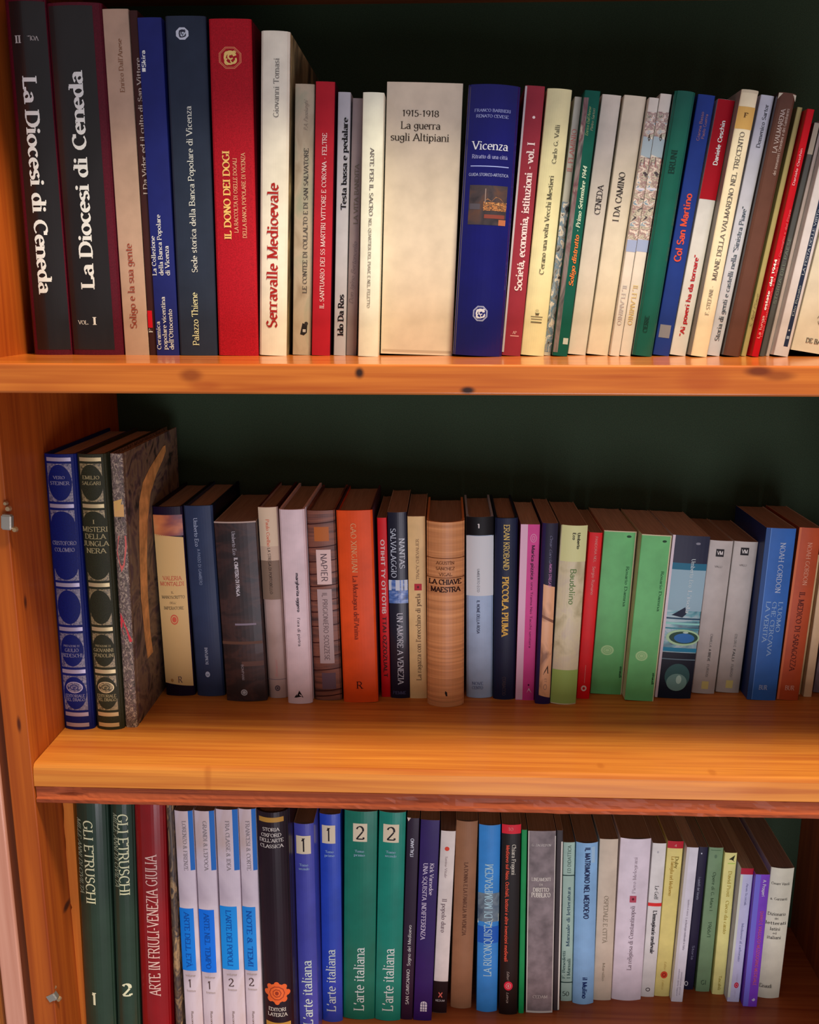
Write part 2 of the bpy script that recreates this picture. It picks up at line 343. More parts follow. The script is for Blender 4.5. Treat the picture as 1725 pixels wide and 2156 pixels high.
g("'", .22, ('l', .12, 1.02, .08, .76, 0)); g('"', .36, ('l', .12, 1.02, .10, .76, 0), ('l', .26, 1.02, .24, .76, 0))
g('&', .80, ('a', .34, .76, .17, .24, 0, 360), ('a', .32, .27, .26, .27, 30, 360), ('l', .28, .6, .74, 0, 0)); g(' ', .34)
g('/', .4, ('l', .05, 0, .35, 1, 0)); g('*', .3, ('d', .15, .5))
ACC = {'à': ('a', -1), 'è': ('e', -1), 'ò': ('o', -1), 'ì': ('i', -1), 'À': ('A', -1), 'Í': ('I', 1), 'Á': ('A', 1)}
STY = {  # thick, thin, serif, pen angle, italic shear, arc steps
    's': (.135, .050, .10, 22, 0, 10), 'sb': (.205, .075, .11, 22, 0, 10), 'n': (.105, .095, 0, 0, 0, 10),
    'nb': (.185, .155, 0, 0, 0, 10), 'si': (.12, .05, .07, 22, .22, 10), 'k': (.195, .05, .12, 42, 0, 4),
    'h': (.07, .03, 0, 40, .35, 8), 'sbi': (.2, .09, .07, 22, .2, 10)}
def text_polys(txt, sty, step):
    tk, tn, sf, pa, sh, na = STY[sty]; pa = math.radians(pa); out = []; x = 0.0
    na = max(5, int(na * step))
    def wd(dx, dy):
        return tn + (tk - tn) * abs(math.sin(math.atan2(dy, dx) - pa))
    def strip(pts):
        n = len(pts); Lf = []; Rt = []
        for i, (px, py) in enumerate(pts):
            a = pts[max(0, i - 1)]; b = pts[min(n - 1, i + 1)]; dx, dy = b[0] - a[0], b[1] - a[1]
            l = math.hypot(dx, dy) or 1; hw = wd(dx, dy) / 2; nx, ny = -dy / l * hw, dx / l * hw
            Lf.append((px + nx, py + ny)); Rt.append((px - nx, py - ny))
        for i in range(n - 1): out.append([Rt[i], Rt[i + 1], Lf[i + 1], Lf[i]])
    for ch in txt:
        acc = 0
        if ch in ACC: ch, acc = ACC[ch]
        adv, st = G.get(ch, G['o'])
        for s in st:
            if s[0] == 'l':
                x0, y0, x1, y1, m = s[1:]; strip([(x + x0, y0), (x + x1, y1)])
                if sf:
                    for bit, (ex, ey) in ((1, (x0, y0)), (2, (x1, y1))):
                        if m & bit:
                            half = ch.islower() and ey > .3
                            out.append([(x + ex - sf - tk * .3, ey - tn / 2), (x + ex + (0 if half else sf + tk * .3), ey - tn / 2),
                                        (x + ex + (0 if half else sf + tk * .3), ey + tn / 2), (x + ex - sf - tk * .3, ey + tn / 2)])
            elif s[0] == 't':
                if sf: strip([(x + s[1], s[2]), (x + s[3], s[4])])
            elif s[0] == 'a':
                cx, cy, rx, ry, a0, a1 = s[1:]; k = max(3, int(na * abs(a1 - a0) / 360 * 1.5))
                strip([(x + cx + rx * math.cos(math.radians(a0 + (a1 - a0) * i / k)), cy + ry * math.sin(math.radians(a0 + (a1 - a0) * i / k))) for i in range(k + 1)])
            elif s[0] == 'd':
                r = max(.075, tk * .55); out.append([(x + s[1] + r * math.cos(a * math.pi / 4), s[2] + r * math.sin(a * math.pi / 4)) for a in range(8)])
        if acc:
            tp = 1.1 if ch.isupper() else .8; strip([(x + adv * .45 + acc * -.08, tp + (.0 if acc > 0 else .15)), (x + adv * .45 + acc * .08, tp + (.15 if acc > 0 else 0))])
        x += adv + .02
    if sh: out = [[(a + sh * b, b) for a, b in p] for p in out]
    return out, max(x - .02, .01)

# ------------------------------------------------------------------ books
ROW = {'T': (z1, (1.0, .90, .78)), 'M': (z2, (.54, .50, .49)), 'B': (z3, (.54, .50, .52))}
LAST = {}
GROUP = {'T': 'books on the top shelf', 'M': 'books on the middle shelf', 'B': 'books on the lowest shelf'}
pages_m = {}
def pages(kind):
    if kind in pages_m: return pages_m[kind]
    c = {'old': (166, 148, 128), 'new': (204, 192, 174), 'grey': (170, 156, 146)}[kind]
    m = bpy.data.materials.new('pages_' + kind); t, N, L, P = nt(m); pages_m[kind] = m
    tc = N.new('ShaderNodeTexCoord'); mp = N.new('ShaderNodeMapping'); mp.inputs['Scale'].default_value = (2600, 14, 14)
    n = N.new('ShaderNodeTexNoise'); n.inputs['Scale'].default_value = 1; n.inputs['Detail'].default_value = 2
    L.new(tc.outputs['Object'], mp.inputs[0]); L.new(mp.outputs[0], n.inputs['Vector'])
    cr = N.new('ShaderNodeValToRGB'); e = cr.color_ramp.elements
    e[0].position = .3; e[0].color = (*[v * .62 for v in L3(*c)], 1); e[1].position = .62; e[1].color = (*L3(*c), 1)
    L.new(n.outputs['Fac'], cr.inputs[0]); L.new(cr.outputs[0], P.inputs['Base Color']); P.inputs['Roughness'].default_value = .85
    b = N.new('ShaderNodeBump'); b.inputs['Strength'].default_value = .3; b.inputs['Distance'].default_value = .0004
    L.new(n.outputs['Fac'], b.inputs['Height']); L.new(b.outputs[0], P.inputs['Normal'])
    return m

class Book:
    def __init__(s, row, geo, col, label, kind='P', mat='paper', depth=None, y=None, sag=None, rough=.45, coat=.0,
                 side=None, pg='old', deco=(), name='book', sidemat=None, extra=0):
        z, gain = ROW[row]; xtl, xtr, yt, xbl, xbr, ybp = geo
        s.gain = gain; cx = (xbl + xbr) / 2
        if y is None:
            b = on_z(cx, ybp, z); y = b.y
            if row == 'T': y = min(max(y, .050), .085)
        s.y = y; s.row = row
        bl, br = on_y(xbl, ybp, y), on_y(xbr, ybp, y); tl, tr = on_y(xtl, yt, y), on_y(xtr, yt, y)
        cb = (bl + br) / 2; ct = (tl + tr) / 2; ct.y = y; cb.y = y; cb.z = z
        a = (ct - cb); H = a.length; a.normalize(); s.a = a; s.ang = math.atan2(a.x, a.z)
        n = Vector((math.cos(s.ang), 0, -math.sin(s.ang))); s.n = n
        s.w = ((br - bl).length + (tr - tl).length) / 2 * math.cos(s.ang) - .0003
        s.H = H
        # keep clear of the left neighbour
        pv = LAST.get(row); L_ = lambda z_: cb.x + a.x / a.z * (z_ - z) - s.w / 2 / math.cos(s.ang)
        if pv and not (pv[3] < y + .002):
            ov = max(pv[0](z_) - L_(z_) for z_ in (z + .001, min(z + H, pv[1]))) + .0004
            if ov > 0:
                cut = min(ov, s.w * .35) * math.cos(s.ang); s.w -= cut; cb.x += cut / 2 + (ov - min(ov, s.w * .35)) * 1.0
        cx0, wd0, an0 = cb.x, s.w, s.ang
        LAST[row] = (lambda z_: cx0 + math.tan(an0) * (z_ - z) + wd0 / 2 / math.cos(an0), z + H * a.z, y, y + (depth or .14))
        lift = abs(math.sin(s.ang)) * s.w / 2
        cb.z += lift; s.H -= lift; s.cb = cb; H = s.H
        s.pxh = s.w / ((xtr - xtl + xbr - xbl) / 2); s.geo = geo
        D = depth or (.135 if kind == 'P' else .15); D = min(D, yb - .004 - y); s.D = D
        hard = kind == 'H'; th = .0024 if hard else .0005
        th = min(th, s.w * .12)
        if sag is None: sag = min(.0035, s.w * .11) if hard else min(.0008, s.w * .05)
        s.sag = sag; w = s.w
        e = empty(name, cb, label, 'book', GROUP[row]); e.rotation_euler = (0, s.ang, 0); s.e = e
        # cover: U outline extruded
        r = min(.0022 if hard else .0007, w * .2); ns = 10 if sag > .0005 else 4; prof = []
        def P(x, yy, m): prof.append((x, yy, m))
        hw = w / 2
        P(-hw, D, 1)
        if hard: P(-hw, .012, 1); P(-hw + .0008, .0095, 1); P(-hw, .007, 1)
        P(-hw, r, 1)
        for i in range(1, 4): t = math.pi / 2 * i / 4; P(-hw + r - r * math.cos(t), r - r * math.sin(t) - sag * 0.0, 0)
        for i in range(ns + 1):
            x = (-hw + r) + (w - 2 * r) * i / ns; P(x, s.py(x), 0)
        for i in range(3, 0, -1): t = math.pi / 2 * i / 4; P(hw - r + r * math.cos(t), r - r * math.sin(t), 0)
        P(hw, r, 2)
        if hard: P(hw, .007, 2); P(hw - .0008, .0095, 2); P(hw, .012, 2)
        P(hw, D, 2)
        k = len(prof); inner = []
        for (x, yy, m) in prof: inner.append((max(-hw + th, min(hw - th, x * (1 - 2 * th / w))), max(yy, -sag) + (th if m == 0 else 0), m))
        V = []; Fc = []; mi = []
        for (zz) in (0, H):
            V += [(x, yy, zz) for x, yy, m in prof]; V += [(x, yy, zz) for x, yy, m in inner]
        def idx(l, q, i): return l * 2 * k + q * k + i
        for i in range(k - 1):
            m = 1 if (prof[i][2] and prof[i][2] == prof[i + 1][2]) else 0
            Fc.append((idx(0, 0, i), idx(0, 0, i + 1), idx(1, 0, i + 1), idx(1, 0, i))); mi.append(m)
            Fc.append((idx(0, 1, i + 1), idx(0, 1, i), idx(1, 1, i), idx(1, 1, i + 1))); mi.append(2)
            Fc.append((idx(1, 0, i), idx(1, 0, i + 1), idx(1, 1, i + 1), idx(1, 1, i))); mi.append(m if hard else 2)
            Fc.append((idx(0, 0, i + 1), idx(0, 0, i), idx(0, 1, i), idx(0, 1, i + 1))); mi.append(m if hard else 2)
        for i in (0, k - 1):
            f = (idx(0, 0, i), idx(1, 0, i), idx(1, 1, i), idx(0, 1, i)); Fc.append(f if i == 0 else f[::-1]); mi.append(2)
        cm = col if isinstance(col, bpy.types.Material) else flat(s.C(col), rough, mat, coat)
        sm = sidemat or (flat(s.C(side), rough, mat, coat) if side else cm)
        em = cm if hard else flat(L3(205, 192, 172), .7, 'ink')
        s.cover = mesh('cover', V, Fc, [cm, sm, em], e, mi)
        ins = .003 if hard else .0004
        V = []; Fc = []
        x0, x1_, ya, yb_ = -hw + th + .0001, hw - th - .0001, th + .0012, D - (ins if hard else .0003)
        za, zb2 = (.003 if hard else .0002), H - (.0035 if hard else .0006)
        nx, ny = 6, 5   # slightly uneven page tops
        rg = random.Random(int(xtl * 7 + ybp)); base = []
        for i in range(nx + 1):
            for j in range(ny + 1):
                base.append((lerp(x0, x1_, i / nx), lerp(ya, yb_, j / ny)))
        nb = len(base)
        V = [(x, yy, za) for x, yy in base] + [(x, yy, zb2 - (rg.uniform(0, .0005))) for x, yy in base]
        for i in range(nx):
            for j in range(ny):
                a0 = i * (ny + 1) + j; b0 = a0 + ny + 1
                Fc.append((a0, a0 + 1, b0 + 1, b0)); Fc.append((nb + a0, nb + b0, nb + b0 + 1, nb + a0 + 1))
        for i in range(nx):
            for j in (0, ny):
                a0 = i * (ny + 1) + j; b0 = a0 + ny + 1; f = (a0, b0, nb + b0, nb + a0); Fc.append(f if j == 0 else f[::-1])
        for j in range(ny):
            for i in (0, nx):
                a0 = i * (ny + 1) + j; b0 = a0 + 1; f = (a0, nb + a0, nb + b0, b0); Fc.append(f if i == 0 else f[::-1])
        mesh('page_block', V, Fc, [pages(pg)], e)
        s.cnt = 0
        for d in deco: getattr(s, '_' + d[0])(*d[1:])
    def C(s, c):
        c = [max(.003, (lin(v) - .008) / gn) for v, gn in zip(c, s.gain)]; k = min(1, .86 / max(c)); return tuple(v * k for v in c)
    def py(s, x):
        q = 2 * x / s.w; return -s.sag * (1 - q * q)
    def pt(s, x, t, off): return (x, s.py(x) - off, t)
    def tz(s, y): # picture row -> height along the book axis
        xtl, xtr, yt, xbl, xbr, ybp = s.geo; f = (y - yt) / (ybp - yt)
        x = lerp((xtl + xtr) / 2, (xbl + xbr) / 2, f); p = on_y(x, y, s.y - s.sag * .6); return (p - s.cb).dot(s.a)
    def sx(s, u): return (u - .5) * s.w
    def ink(s, c, rough=.5, metal=0):
        return c if isinstance(c, bpy.types.Material) else flat(s.C(c), rough, 'ink', 0, metal)
    def out(s, name, polys, m, off):
        V = []; Fc = []; off *= .4; step = .0022 if s.sag > .002 else .006; fine = []
        for p in polys:      # follow the curved spine: long pieces are cut across it
            k = int(abs(p[1][0] - p[0][0]) / step) + 1 if len(p) == 4 else 1
            for i in range(k):
                if k == 1: fine.append(p); break
                a, b = i / k, (i + 1) / k; f = lambda P, Q, t: (lerp(P[0], Q[0], t), lerp(P[1], Q[1], t))
                fine.append([f(p[0], p[1], a), f(p[0], p[1], b), f(p[3], p[2], b), f(p[3], p[2], a)])
        for p in fine:
            b = len(V); V += [s.pt(x, t, off) for x, t in p]; Fc.append(tuple(range(b, b + len(p))))
        me = mesh(name, V, Fc, [m], s.e)
        return me
    def _V(s, txt, y0, y1, u, h, col, sty='s', u2=None, name='lettering'):
        """lettering along the spine, from picture row y0 to y1"""
        pl, adv = text_polys(txt, sty, 1.0 if h > 12 else .6)
        ta, tb = s.tz(y0), s.tz(y1); px = s.pxh
        hh = h * px; sc = (tb - ta) / adv; up_ = -1 if tb > ta else 1
        x0, x1 = s.sx(u), s.sx(u if u2 is None else u2)
        res = []
        for p in pl:
            q = []
            for a, b in p:
                t = ta + a * sc; xm = lerp(x0, x1, a / adv)
                q.append((xm + up_ * (b - .48) * hh, t))
            if up_ < 0: pass
            res.append(q)
        s.out(name, res, s.ink(col), .0009)
    def _H(s, txt, yc, u, wpx, h, col, sty='s', flip=False, name='lettering'):
        pl, adv = text_polys(txt, sty, 1.0 if h > 9 else .6); t0 = s.tz(yc); px = (s.tz(yc - 5) - s.tz(yc + 5)) / 10
        W = wpx * s.pxh; f = -1 if flip else 1
        s.out(name, [[(s.sx(u) + f * (a / adv - .5) * W, t0 + f * (b - .48) * h * px) for a, b in p] for p in pl], s.ink(col), .0009)
    def _P(s, u0, u1, y0, y1, col, off=.00014, name='printed_band', rough=.5, slant=0.0):
        n = 8; ta, tb = s.tz(y1), s.tz(y0); m = s.ink(col, rough); ps = []
        ls = max(1, int(abs(tb - ta) / .02)) if isinstance(col, bpy.types.Material) else 1
        for i in range(n):
            a, b = lerp(s.sx(u0), s.sx(u1), i / n), lerp(s.sx(u0), s.sx(u1), (i + 1) / n)
            sa, sb_ = slant * (i / n - .5) * s.w, slant * ((i + 1) / n - .5) * s.w
            ps.append([(a, ta + sa), (b, ta + sb_), (b, tb + sb_), (a, tb + sa)])
        s.out(name, ps, m, off)
    def _E(s, u, y, rx, ry, col, off=.0002, name='emblem', n=24, rot=0.0):
        px = (s.tz(y - 5) - s.tz(y + 5)) / 10; t = s.tz(y)
        ring = [(s.sx(u) + rx * s.pxh * math.cos(2 * math.pi * (i + rot) / n), t + ry * px * math.sin(2 * math.pi * (i + rot) / n)) for i in range(n)]
        c = (s.sx(u), t); ps = []; g_ = lambda P, q: (lerp(c[0], P[0], q), lerp(c[1], P[1], q))
        for i in range(n):
            P0, P1 = ring[i], ring[(i + 1) % n]; ps.append([c, g_(P0, .34), g_(P1, .34)])
            for q0, q1 in ((.34, .67), (.67, 1)): ps.append([g_(P0, q0), g_(P0, q1), g_(P1, q1), g_(P1, q0)])
        s.out(name, ps, s.ink(col), off)
    def _R(s, u, y, rx, ry, wd, col, off=.00024, name='emblem', n=24, rot=0.0, a0=0, a1=1):
        px = (s.tz(y - 5) - s.tz(y + 5)) / 10; t = s.tz(y); ps = []
        for i in range(int(n * a0), int(n * a1)):
            q = []
            for k, d in ((i, 0), (i + 1, 0), (i + 1, wd), (i, wd)):
                an = 2 * math.pi * (k + rot) / n; q.append((s.sx(u) + (rx - d) * s.pxh * math.cos(an), t + (ry - d) * px * math.sin(an)))
            ps.append(q)
        s.out(name, ps, s.ink(col), off)
    def _X(s, pts, col, off=.00026, name='emblem'):
        """free outline given as (u, picture row) points"""
        s.out(name, [[(s.sx(u), s.tz(y)) for u, y in pts]], s.ink(col), off)
    def _griffin(s, u, y, r, fg, bg=None, ringc=None):
        """octagonal seal with a curled winged beast"""
        if bg: s._E(u, y, r, r, bg, .0002, 'seal', 8, .5)
        if ringc: s._R(u, y, r, r, r * .07, ringc, .00024, 'seal_border', 8, .5); s._R(u, y, r * .88, r * .88, r * .05, ringc, .00024, 'seal_border', 8, .5)
        px = (s.tz(y - 5) - s.tz(y + 5)) / 10; t = s.tz(y); ps = []
        def arc(cx, cy, rr, a0, a1, w0, w1, n=9):
            for i in range(n):
                q = []
                for k, sd in ((i, 1), (i + 1, 1), (i + 1, -1), (i, -1)):
                    an = math.radians(a0 + (a1 - a0) * k / n); wd = lerp(w0, w1, k / n)
                    q.append((s.sx(u) + (cx + (rr + sd * wd) * math.cos(an)) * r * px, t + (cy + (rr + sd * wd) * math.sin(an)) * r * px))
                ps.append(q)
        arc(0, 0, .48, 200, 20, .10, .16); arc(0, -.05, .48, 200, 340, .10, .05); arc(.05, .1, .22, 60, 330, .10, .06)
        arc(-.30, .28, .20, 20, 200, .09, .03); arc(.30, -.2, .26, 180, 400, .05, .09); arc(-.25, -.35, .24, 90, 300, .07, .03); arc(.38, .42, .14, 0, 300, .06, .04)
        s.out('seal_figure', ps, s.ink(fg), .0005)

def B(row, geo, col, label, **k): return Book(row, geo, col, label, **k)
W_, K_ = (250, 246, 232), (28, 26, 28)
# ---------------------------------------------------------------- top shelf
maroon = (86, 24, 38)
def diocesi(geo, label, vol, down):
    u0, u1 = (.10, 1.0) if down else (.0, .86)
    b = B('T', geo, maroon, label, kind='H', mat='cloth', sag=.004, coat=.15, y=.058, depth=.21, deco=[
        ('P', .13 if down else .04, .98 if down else .84, 3 if down else 12, 736, mottle('black_jacket_%d' % down, [L3(20, 17, 20), L3(30, 28, 32)], (30, 30, 8), .30, coat=.3), .0003, 'dust_jacket', .2)])
    if down:
        b._V('La Diocesi di Ceneda', 163, 617, .50, 27, W_, 'sb', .47)
        b._H('VOL.', 81, .66, 22, 9, (190, 180, 170), 's', True); b._H('II', 83, .30, 13, 15, (190, 180, 170), 'sb', True)
    else:
        b._V('La Diocesi di Ceneda', 607, 152, .42, 27, W_, 'sb', .47)
        b._H('VOL.', 679, .28, 24, 8, W_, 's'); b._H('I', 676, .50, 8, 15, W_, 'sb')
diocesi((7, 96, -4, 72, 152, 744), 'black jacketed volume on maroon cloth marked VOL. II, against the left panel', 2, True)
diocesi((98, 213, 7, 152, 263, 744), 'thick black jacketed volume on maroon cloth marked VOL. I', 1, False)
B('T', (214, 270, 19, 263, 315, 745), (186, 152, 126), 'beige book lettered Soligo e la sua gente', y=.057, deco=[
    ('V', 'Soligo e la sua gente', 691, 513, .44, 14, (150, 66, 48)), ('V', "Enrico Dall'Anese", 195, 82, .60, 9, (134, 92, 66))])
B('T', (271, 290, 22, 316, 331, 745), (66, 40, 38), 'narrow dark brown book with a red patch, half behind the blue ceramics book', y=.056, deco=[
    ('V', 'I Da Vidor ed il culto di San Vittore', 410, 122, .74, 9, (196, 176, 160)), ('P', .0, .62, 654, 690, (205, 30, 40)), ('V', 'F', 700, 692, .35, 8, W_)])
B('T', (288, 340, 37, 330, 378, 749), (38, 44, 104), 'blue paperback lettered Ceramica popolare vicentina dell\'Ottocento', y=.053, coat=.2, deco=[
    ('V', 'Ceramica', 736, 677, .14, 9, W_), ('V', 'popolare vicentina', 736, 625, .42, 9, W_), ('V', "dell'Ottocento", 736, 651, .70, 9, W_),
    ('V', 'La Collezione', 580, 497, .12, 9, W_), ('V', 'della Banca Popolare', 580, 452, .42, 9, W_), ('V', 'di Vicenza', 580, 518, .70, 9, W_),
    ('V', 'Skira', 142, 106, .18, 8, W_, 'nb'), ('P', .09, .24, 143, 151, W_, .0003)])
B('T', (346, 434, 34, 379, 458, 749), (48, 55, 68), 'dark slate blue book with a small white seal near its top', kind='H', sag=.0015, y=.052, side=(20, 24, 44), deco=[
    ('V', 'Palazzo Thiene', 727, 616, .46, 13, (226, 222, 170)), ('V', 'Sede storica della Banca Popolare di Vicenza', 574, 224, .50, 12, (214, 212, 196)),
    ('griffin', .42, 71, 14, (60, 60, 70), (206, 208, 212))])
B('T', (440, 528, 40, 459, 546, 752), (174, 32, 42), 'thick red clothbound book with a gold octagonal seal', kind='H', mat='cloth', sag=.0015, y=.05, side=(96, 14, 34), deco=[
    ('V', 'IL DONO DEI DOGI', 504, 318, .33, 14, (246, 196, 110), 'sb'), ('V', 'LA RACCOLTA DI OSELLE DOGALI', 490, 333, .54, 8, (232, 176, 130)),
    ('V', 'DELLA BANCA POPOLARE DI VICENZA', 501, 322, .74, 8, (232, 176, 130)), ('griffin', .49, 122, 25, (250, 208, 120), None, (222, 130, 90))])
sv = mottle('castle_picture', [L3(24, 24, 26, .5), L3(96, 84, 60, .5), L3(150, 134, 96, .5)], (22, 22, 14), .35, 1.2)
B('T', (549, 612, 66, 546, 603, 750), (240, 228, 200), 'cream jacketed book with red blackletter title and picture on its cover', kind='H', sag=.0025, y=.052, coat=.4, rough=.3, sidemat=sv, depth=.19, deco=[
    ('V', 'Serravalle Medioevale', 690, 386, .48, 22, (170, 44, 40), 'k'), ('V', 'Giovanni Tomasi', 248, 123, .56, 11, (130, 124, 112))])
gm = mottle('grey_watercolour', [L3(128, 116, 98, .62), L3(150, 140, 122, .62), L3(120, 128, 110, .62)], (40, 40, 25), .5)
B('T', (621, 664, 177, 616, 655, 741), gm, 'grey mottled book with a small dark crest at the foot', y=.062, deco=[
    ('V', 'LE CONTEE DI COLLALTO E DI SAN SALVATORE', 617, 312, .62, 9, (66, 60, 54)), ('V', 'P.A. Passolunghi', 275, 212, .58, 8, (96, 84, 78), 'h'),
    ('X', ((.40, 704), (.52, 680), (.78, 684), (.76, 700), (.60, 706)), (44, 40, 38)), ('E', .72, 681, 4, 4, (60, 54, 50)), ('P', .54, .70, 693, 699, (186, 176, 160), .0004)])
B('T', (665, 706, 172, 656, 695, 748), (178, 38, 48), 'red paperback lettered Il santuario dei SS martiri Vittore e Corona', y=.056, side=(70, 14, 40), deco=[
    ('V', 'IL SANTUARIO DEI SS MARTIRI VITTORE E CORONA - FELTRE', 650, 280, .52, 9, (240, 206, 196))])
B('T', (711, 740, 194, 703, 727, 747), (184, 178, 176), 'thin pale grey book lettered Testa bassa e pedalare', y=.06, deco=[
    ('V', 'Testa bassa e pedalare', 441, 248, .62, 11, K_, 'sb'), ('V', 'Ido Da Ros', 707, 620, .56, 12, K_, 'sb')])
B('T', (741, 766, 207, 728, 750, 744), (142, 124, 118), 'thin grey brown book with faint script, beside the slim white spine', y=.062, deco=[
    ('V', 'LA VITA BANDITA', 472, 346, .60, 9, (104, 92, 76)), ('V', 'Don Igino Bertoncello', 640, 510, .36, 9, (94, 78, 80), 'h', .62)])
B('T', (766, 808, 195, 752, 798, 753), (250, 244, 214), 'slim white book lettered Arte per il sacro, standing foremost', y=.046, sag=.002, deco=[
    ('V', 'ARTE PER IL SACRO', 312, 455, .50, 8, (90, 78, 70)), ('V', 'NEL QUARTIER DEL PIAVE E NEL FELETTO', 460, 648, .47, 6, (110, 98, 86))])
B('T', (814, 977, 174, 802, 952, 743), (222, 202, 172), 'very thick cream book lettered 1915-1918 La guerra sugli Altipiani', y=.062, sag=.001, deco=[
    ('H', '1915-1918', 240, .455, 76, 13, (66, 56, 46)), ('H', 'La guerra', 265, .46, 82, 15, (66, 56, 46)), ('H', 'sugli Altipiani', 290, .455, 122, 15, (66, 56, 46)),
    ('P', .02, .98, 737, 742, (196, 174, 146))])
pic = mottle('night_city_picture', [L3(40, 38, 46), L3(64, 56, 62), L3(90, 64, 54)], (60, 60, 60), .4, 1.0, 6)
pic2 = mottle('lit_facades_picture', [L3(70, 44, 40), L3(190, 130, 76), L3(60, 40, 40), L3(214, 160, 100)], (260, 260, 420), .4, .4, 6)
B('T', (983, 1100, 181, 954, 1055, 744), (26, 28, 96), 'thick glossy navy blue book with a small night picture', kind='H', sag=.0075, y=.05, coat=.7, rough=.28, side=(22, 22, 70), deco=[
    ('H', 'FRANCO BARBIERI', 234, .49, 76, 6, (150, 156, 200)), ('H', 'RENATO CEVESE', 246, .49, 68, 6, (150, 156, 200)), ('H', 'Vicenza', 308, .485, 75, 17, (226, 226, 232)),
    ('H', 'Ritratto di una città', 331, .49, 75, 8, (160, 162, 200)), ('P', .13, .87, 350, 352, (160, 170, 220), .0003, 'rule'), ('H', 'GUIDA STORICO-ARTISTICA', 369, .49, 84, 6, (190, 196, 226), 'n'),
    ('P', .14, .88, 391, 474, pic, .0003, 'cover_picture'), ('P', .42, .88, 426, 444, pic2, .0005, 'cover_picture'), ('P', .16, .36, 430, 442, (84, 78, 84), .0005, 'cover_picture'), ('X', ((.42, 426), (.50, 418), (.58, 424), (.66, 414), (.76, 418), (.84, 428)), (150, 104, 70), .0005), ('P', .445, .46, 398, 428, (150, 130, 120), .0005, 'cover_picture'), ('P', .45, .85, 452, 460, (130, 66, 56), .0005, 'cover_picture'), ('P', .74, .88, 462, 474, (176, 104, 70), .0005), ('griffin', .50, 660, 17, (236, 236, 240), (34, 38, 110), (190, 196, 220))])
B('T', (1105, 1149, 181, 1056, 1096, 744), (150, 52, 62), 'wine red book with a pale left edge and a single white dot', y=.058, deco=[
    ('P', .0, .10, 182, 742, (196, 184, 180), .0003, 'pale_edge'), ('V', 'Società, economia, istituzioni - vol. I', 612, 300, .56, 15, (244, 214, 204), 'sb'),
    ('E', .57, 247, 3, 3, (246, 220, 212)), ('H', 'AP', 700, .58, 9, 6, (230, 180, 170)), ('P', .36, .82, 706, 708, (220, 160, 150), .0003)])
B('T', (1151, 1207, 188, 1097, 1145, 743), (232, 220, 164), 'yellow book lettered C\'erano una volta Vecchi Mestieri', y=.06, sag=.003, deco=[
    ('V', "C'erano una volta Vecchi Mestieri", 578, 370, .52, 10, (70, 66, 48)), ('V', 'Carlo G. Valli', 345, 263, .56, 9, (90, 86, 66)),
    ('E', .50, 654, 4, 3, (200, 190, 140)), ('H', 'w', 660, .52, 8, 7, (90, 84, 60), 'sb'), ('P', .26, .76, 666, 668, (130, 122, 92), .0003), ('P', .28, .74, 671, 673, (140, 132, 98), .0003), ('P', .28, .74, 677, 680, (120, 112, 84), .0003)])
mos = mottle('mosaic_print', [L3(36, 38, 44, .55), L3(120, 120, 118, .55), L3(70, 100, 124, .55), L3(196, 188, 176, .55), L3(50, 46, 46, .55)], (170, 170, 120), .5, .6, 6)
B('T', (1209, 1228, 204, 1146, 1159, 743), (196, 188, 168), 'very thin spine with pink title above a dark speckled print', y=.068, deco=[
    ('V', 'IL FLAMINIO', 362, 272, .5, 10, (206, 120, 110)), ('P', 0, 1, 425, 741, mos, .0002, 'cover_picture')])
gpic = mottle('village_photo', [L3(44, 50, 54, .6), L3(104, 98, 98, .6), L3(84, 54, 62, .6), L3(150, 144, 136, .6)], (60, 60, 22), .45, 1.2)
B('T', (1229, 1265, 191, 1160, 1196, 744), (26, 88, 72), 'green paperback with a photo strip and orange title Soligo distrutto', y=.056, deco=[
    ('P', 0, .30, 206, 742, gpic, .0002, 'cover_picture'), ('V', 'Soligo distrutto', 602, 495, .64, 10, (226, 122, 60), 'sbi'), ('V', '- Primo Settembre 1944', 488, 350, .62, 9, (200, 214, 180), 'sbi'),
    ('V', "Enrico Dall'Anese", 286, 225, .44, 6, (150, 170, 110), 'si'), ('V', 'Pietro Sartori', 275, 228, .72, 6, (150, 150, 120), 'si'), ('P', .58, .92, 711, 724, (190, 196, 178), .0003, 'paper_label')])
B('T', (1267, 1311, 200, 1197, 1233, 741), (222, 208, 186), 'cream book lettered CENEDA', y=.075, deco=[('V', 'CENEDA', 452, 390, .56, 12, (52, 44, 40), 's')])
B('T', (1313, 1363, 202, 1235, 1281, 741), (226, 210, 180), 'cream book lettered I DA CAMINO', y=.07, deco=[('V', 'I DA CAMINO', 467, 363, .42, 13, (44, 38, 34), 's')])
def flaminio(geo, col, label, tint, nm):
    pat = mottle('street_print_' + nm, [L3(52, 44, 50, .5), L3(150, 150, 136, .5), L3(108, 84, 88, .5), L3(176, 168, 158, .5), L3(84, 110, 130, .5)], (170, 170, 260), .45, .8, 5)
    B('T', geo, (224, 212, 192), label, y=.062, deco=[('P', 0, 1, 236, 288, pat, .0002, 'cover_picture'), ('P', 0, 1, 290, 330, (168, 182, 184), .0002, 'sky_patch', .5, -.3), ('P', 0, 1, 331, 505, pat, .0002, 'cover_picture'),
        ('P', 0, 1, 505, 530, (160, 170, 196), .0002), ('P', .1, .9, 396, 400, (214, 206, 214), .0003), ('X', ((.45, 290), (.6, 280), (.75, 292), (.6, 298)), (84, 72, 60)), ('X', ((.1, 338), (.45, 331), (.45, 346), (.1, 350)), (70, 56, 60)),
        ('X', ((.5, 342), (.95, 334), (.95, 348), (.5, 352)), (160, 50, 64)), ('V', 'IL FLAMINIO', 600, 684, .45, 10, tint)])
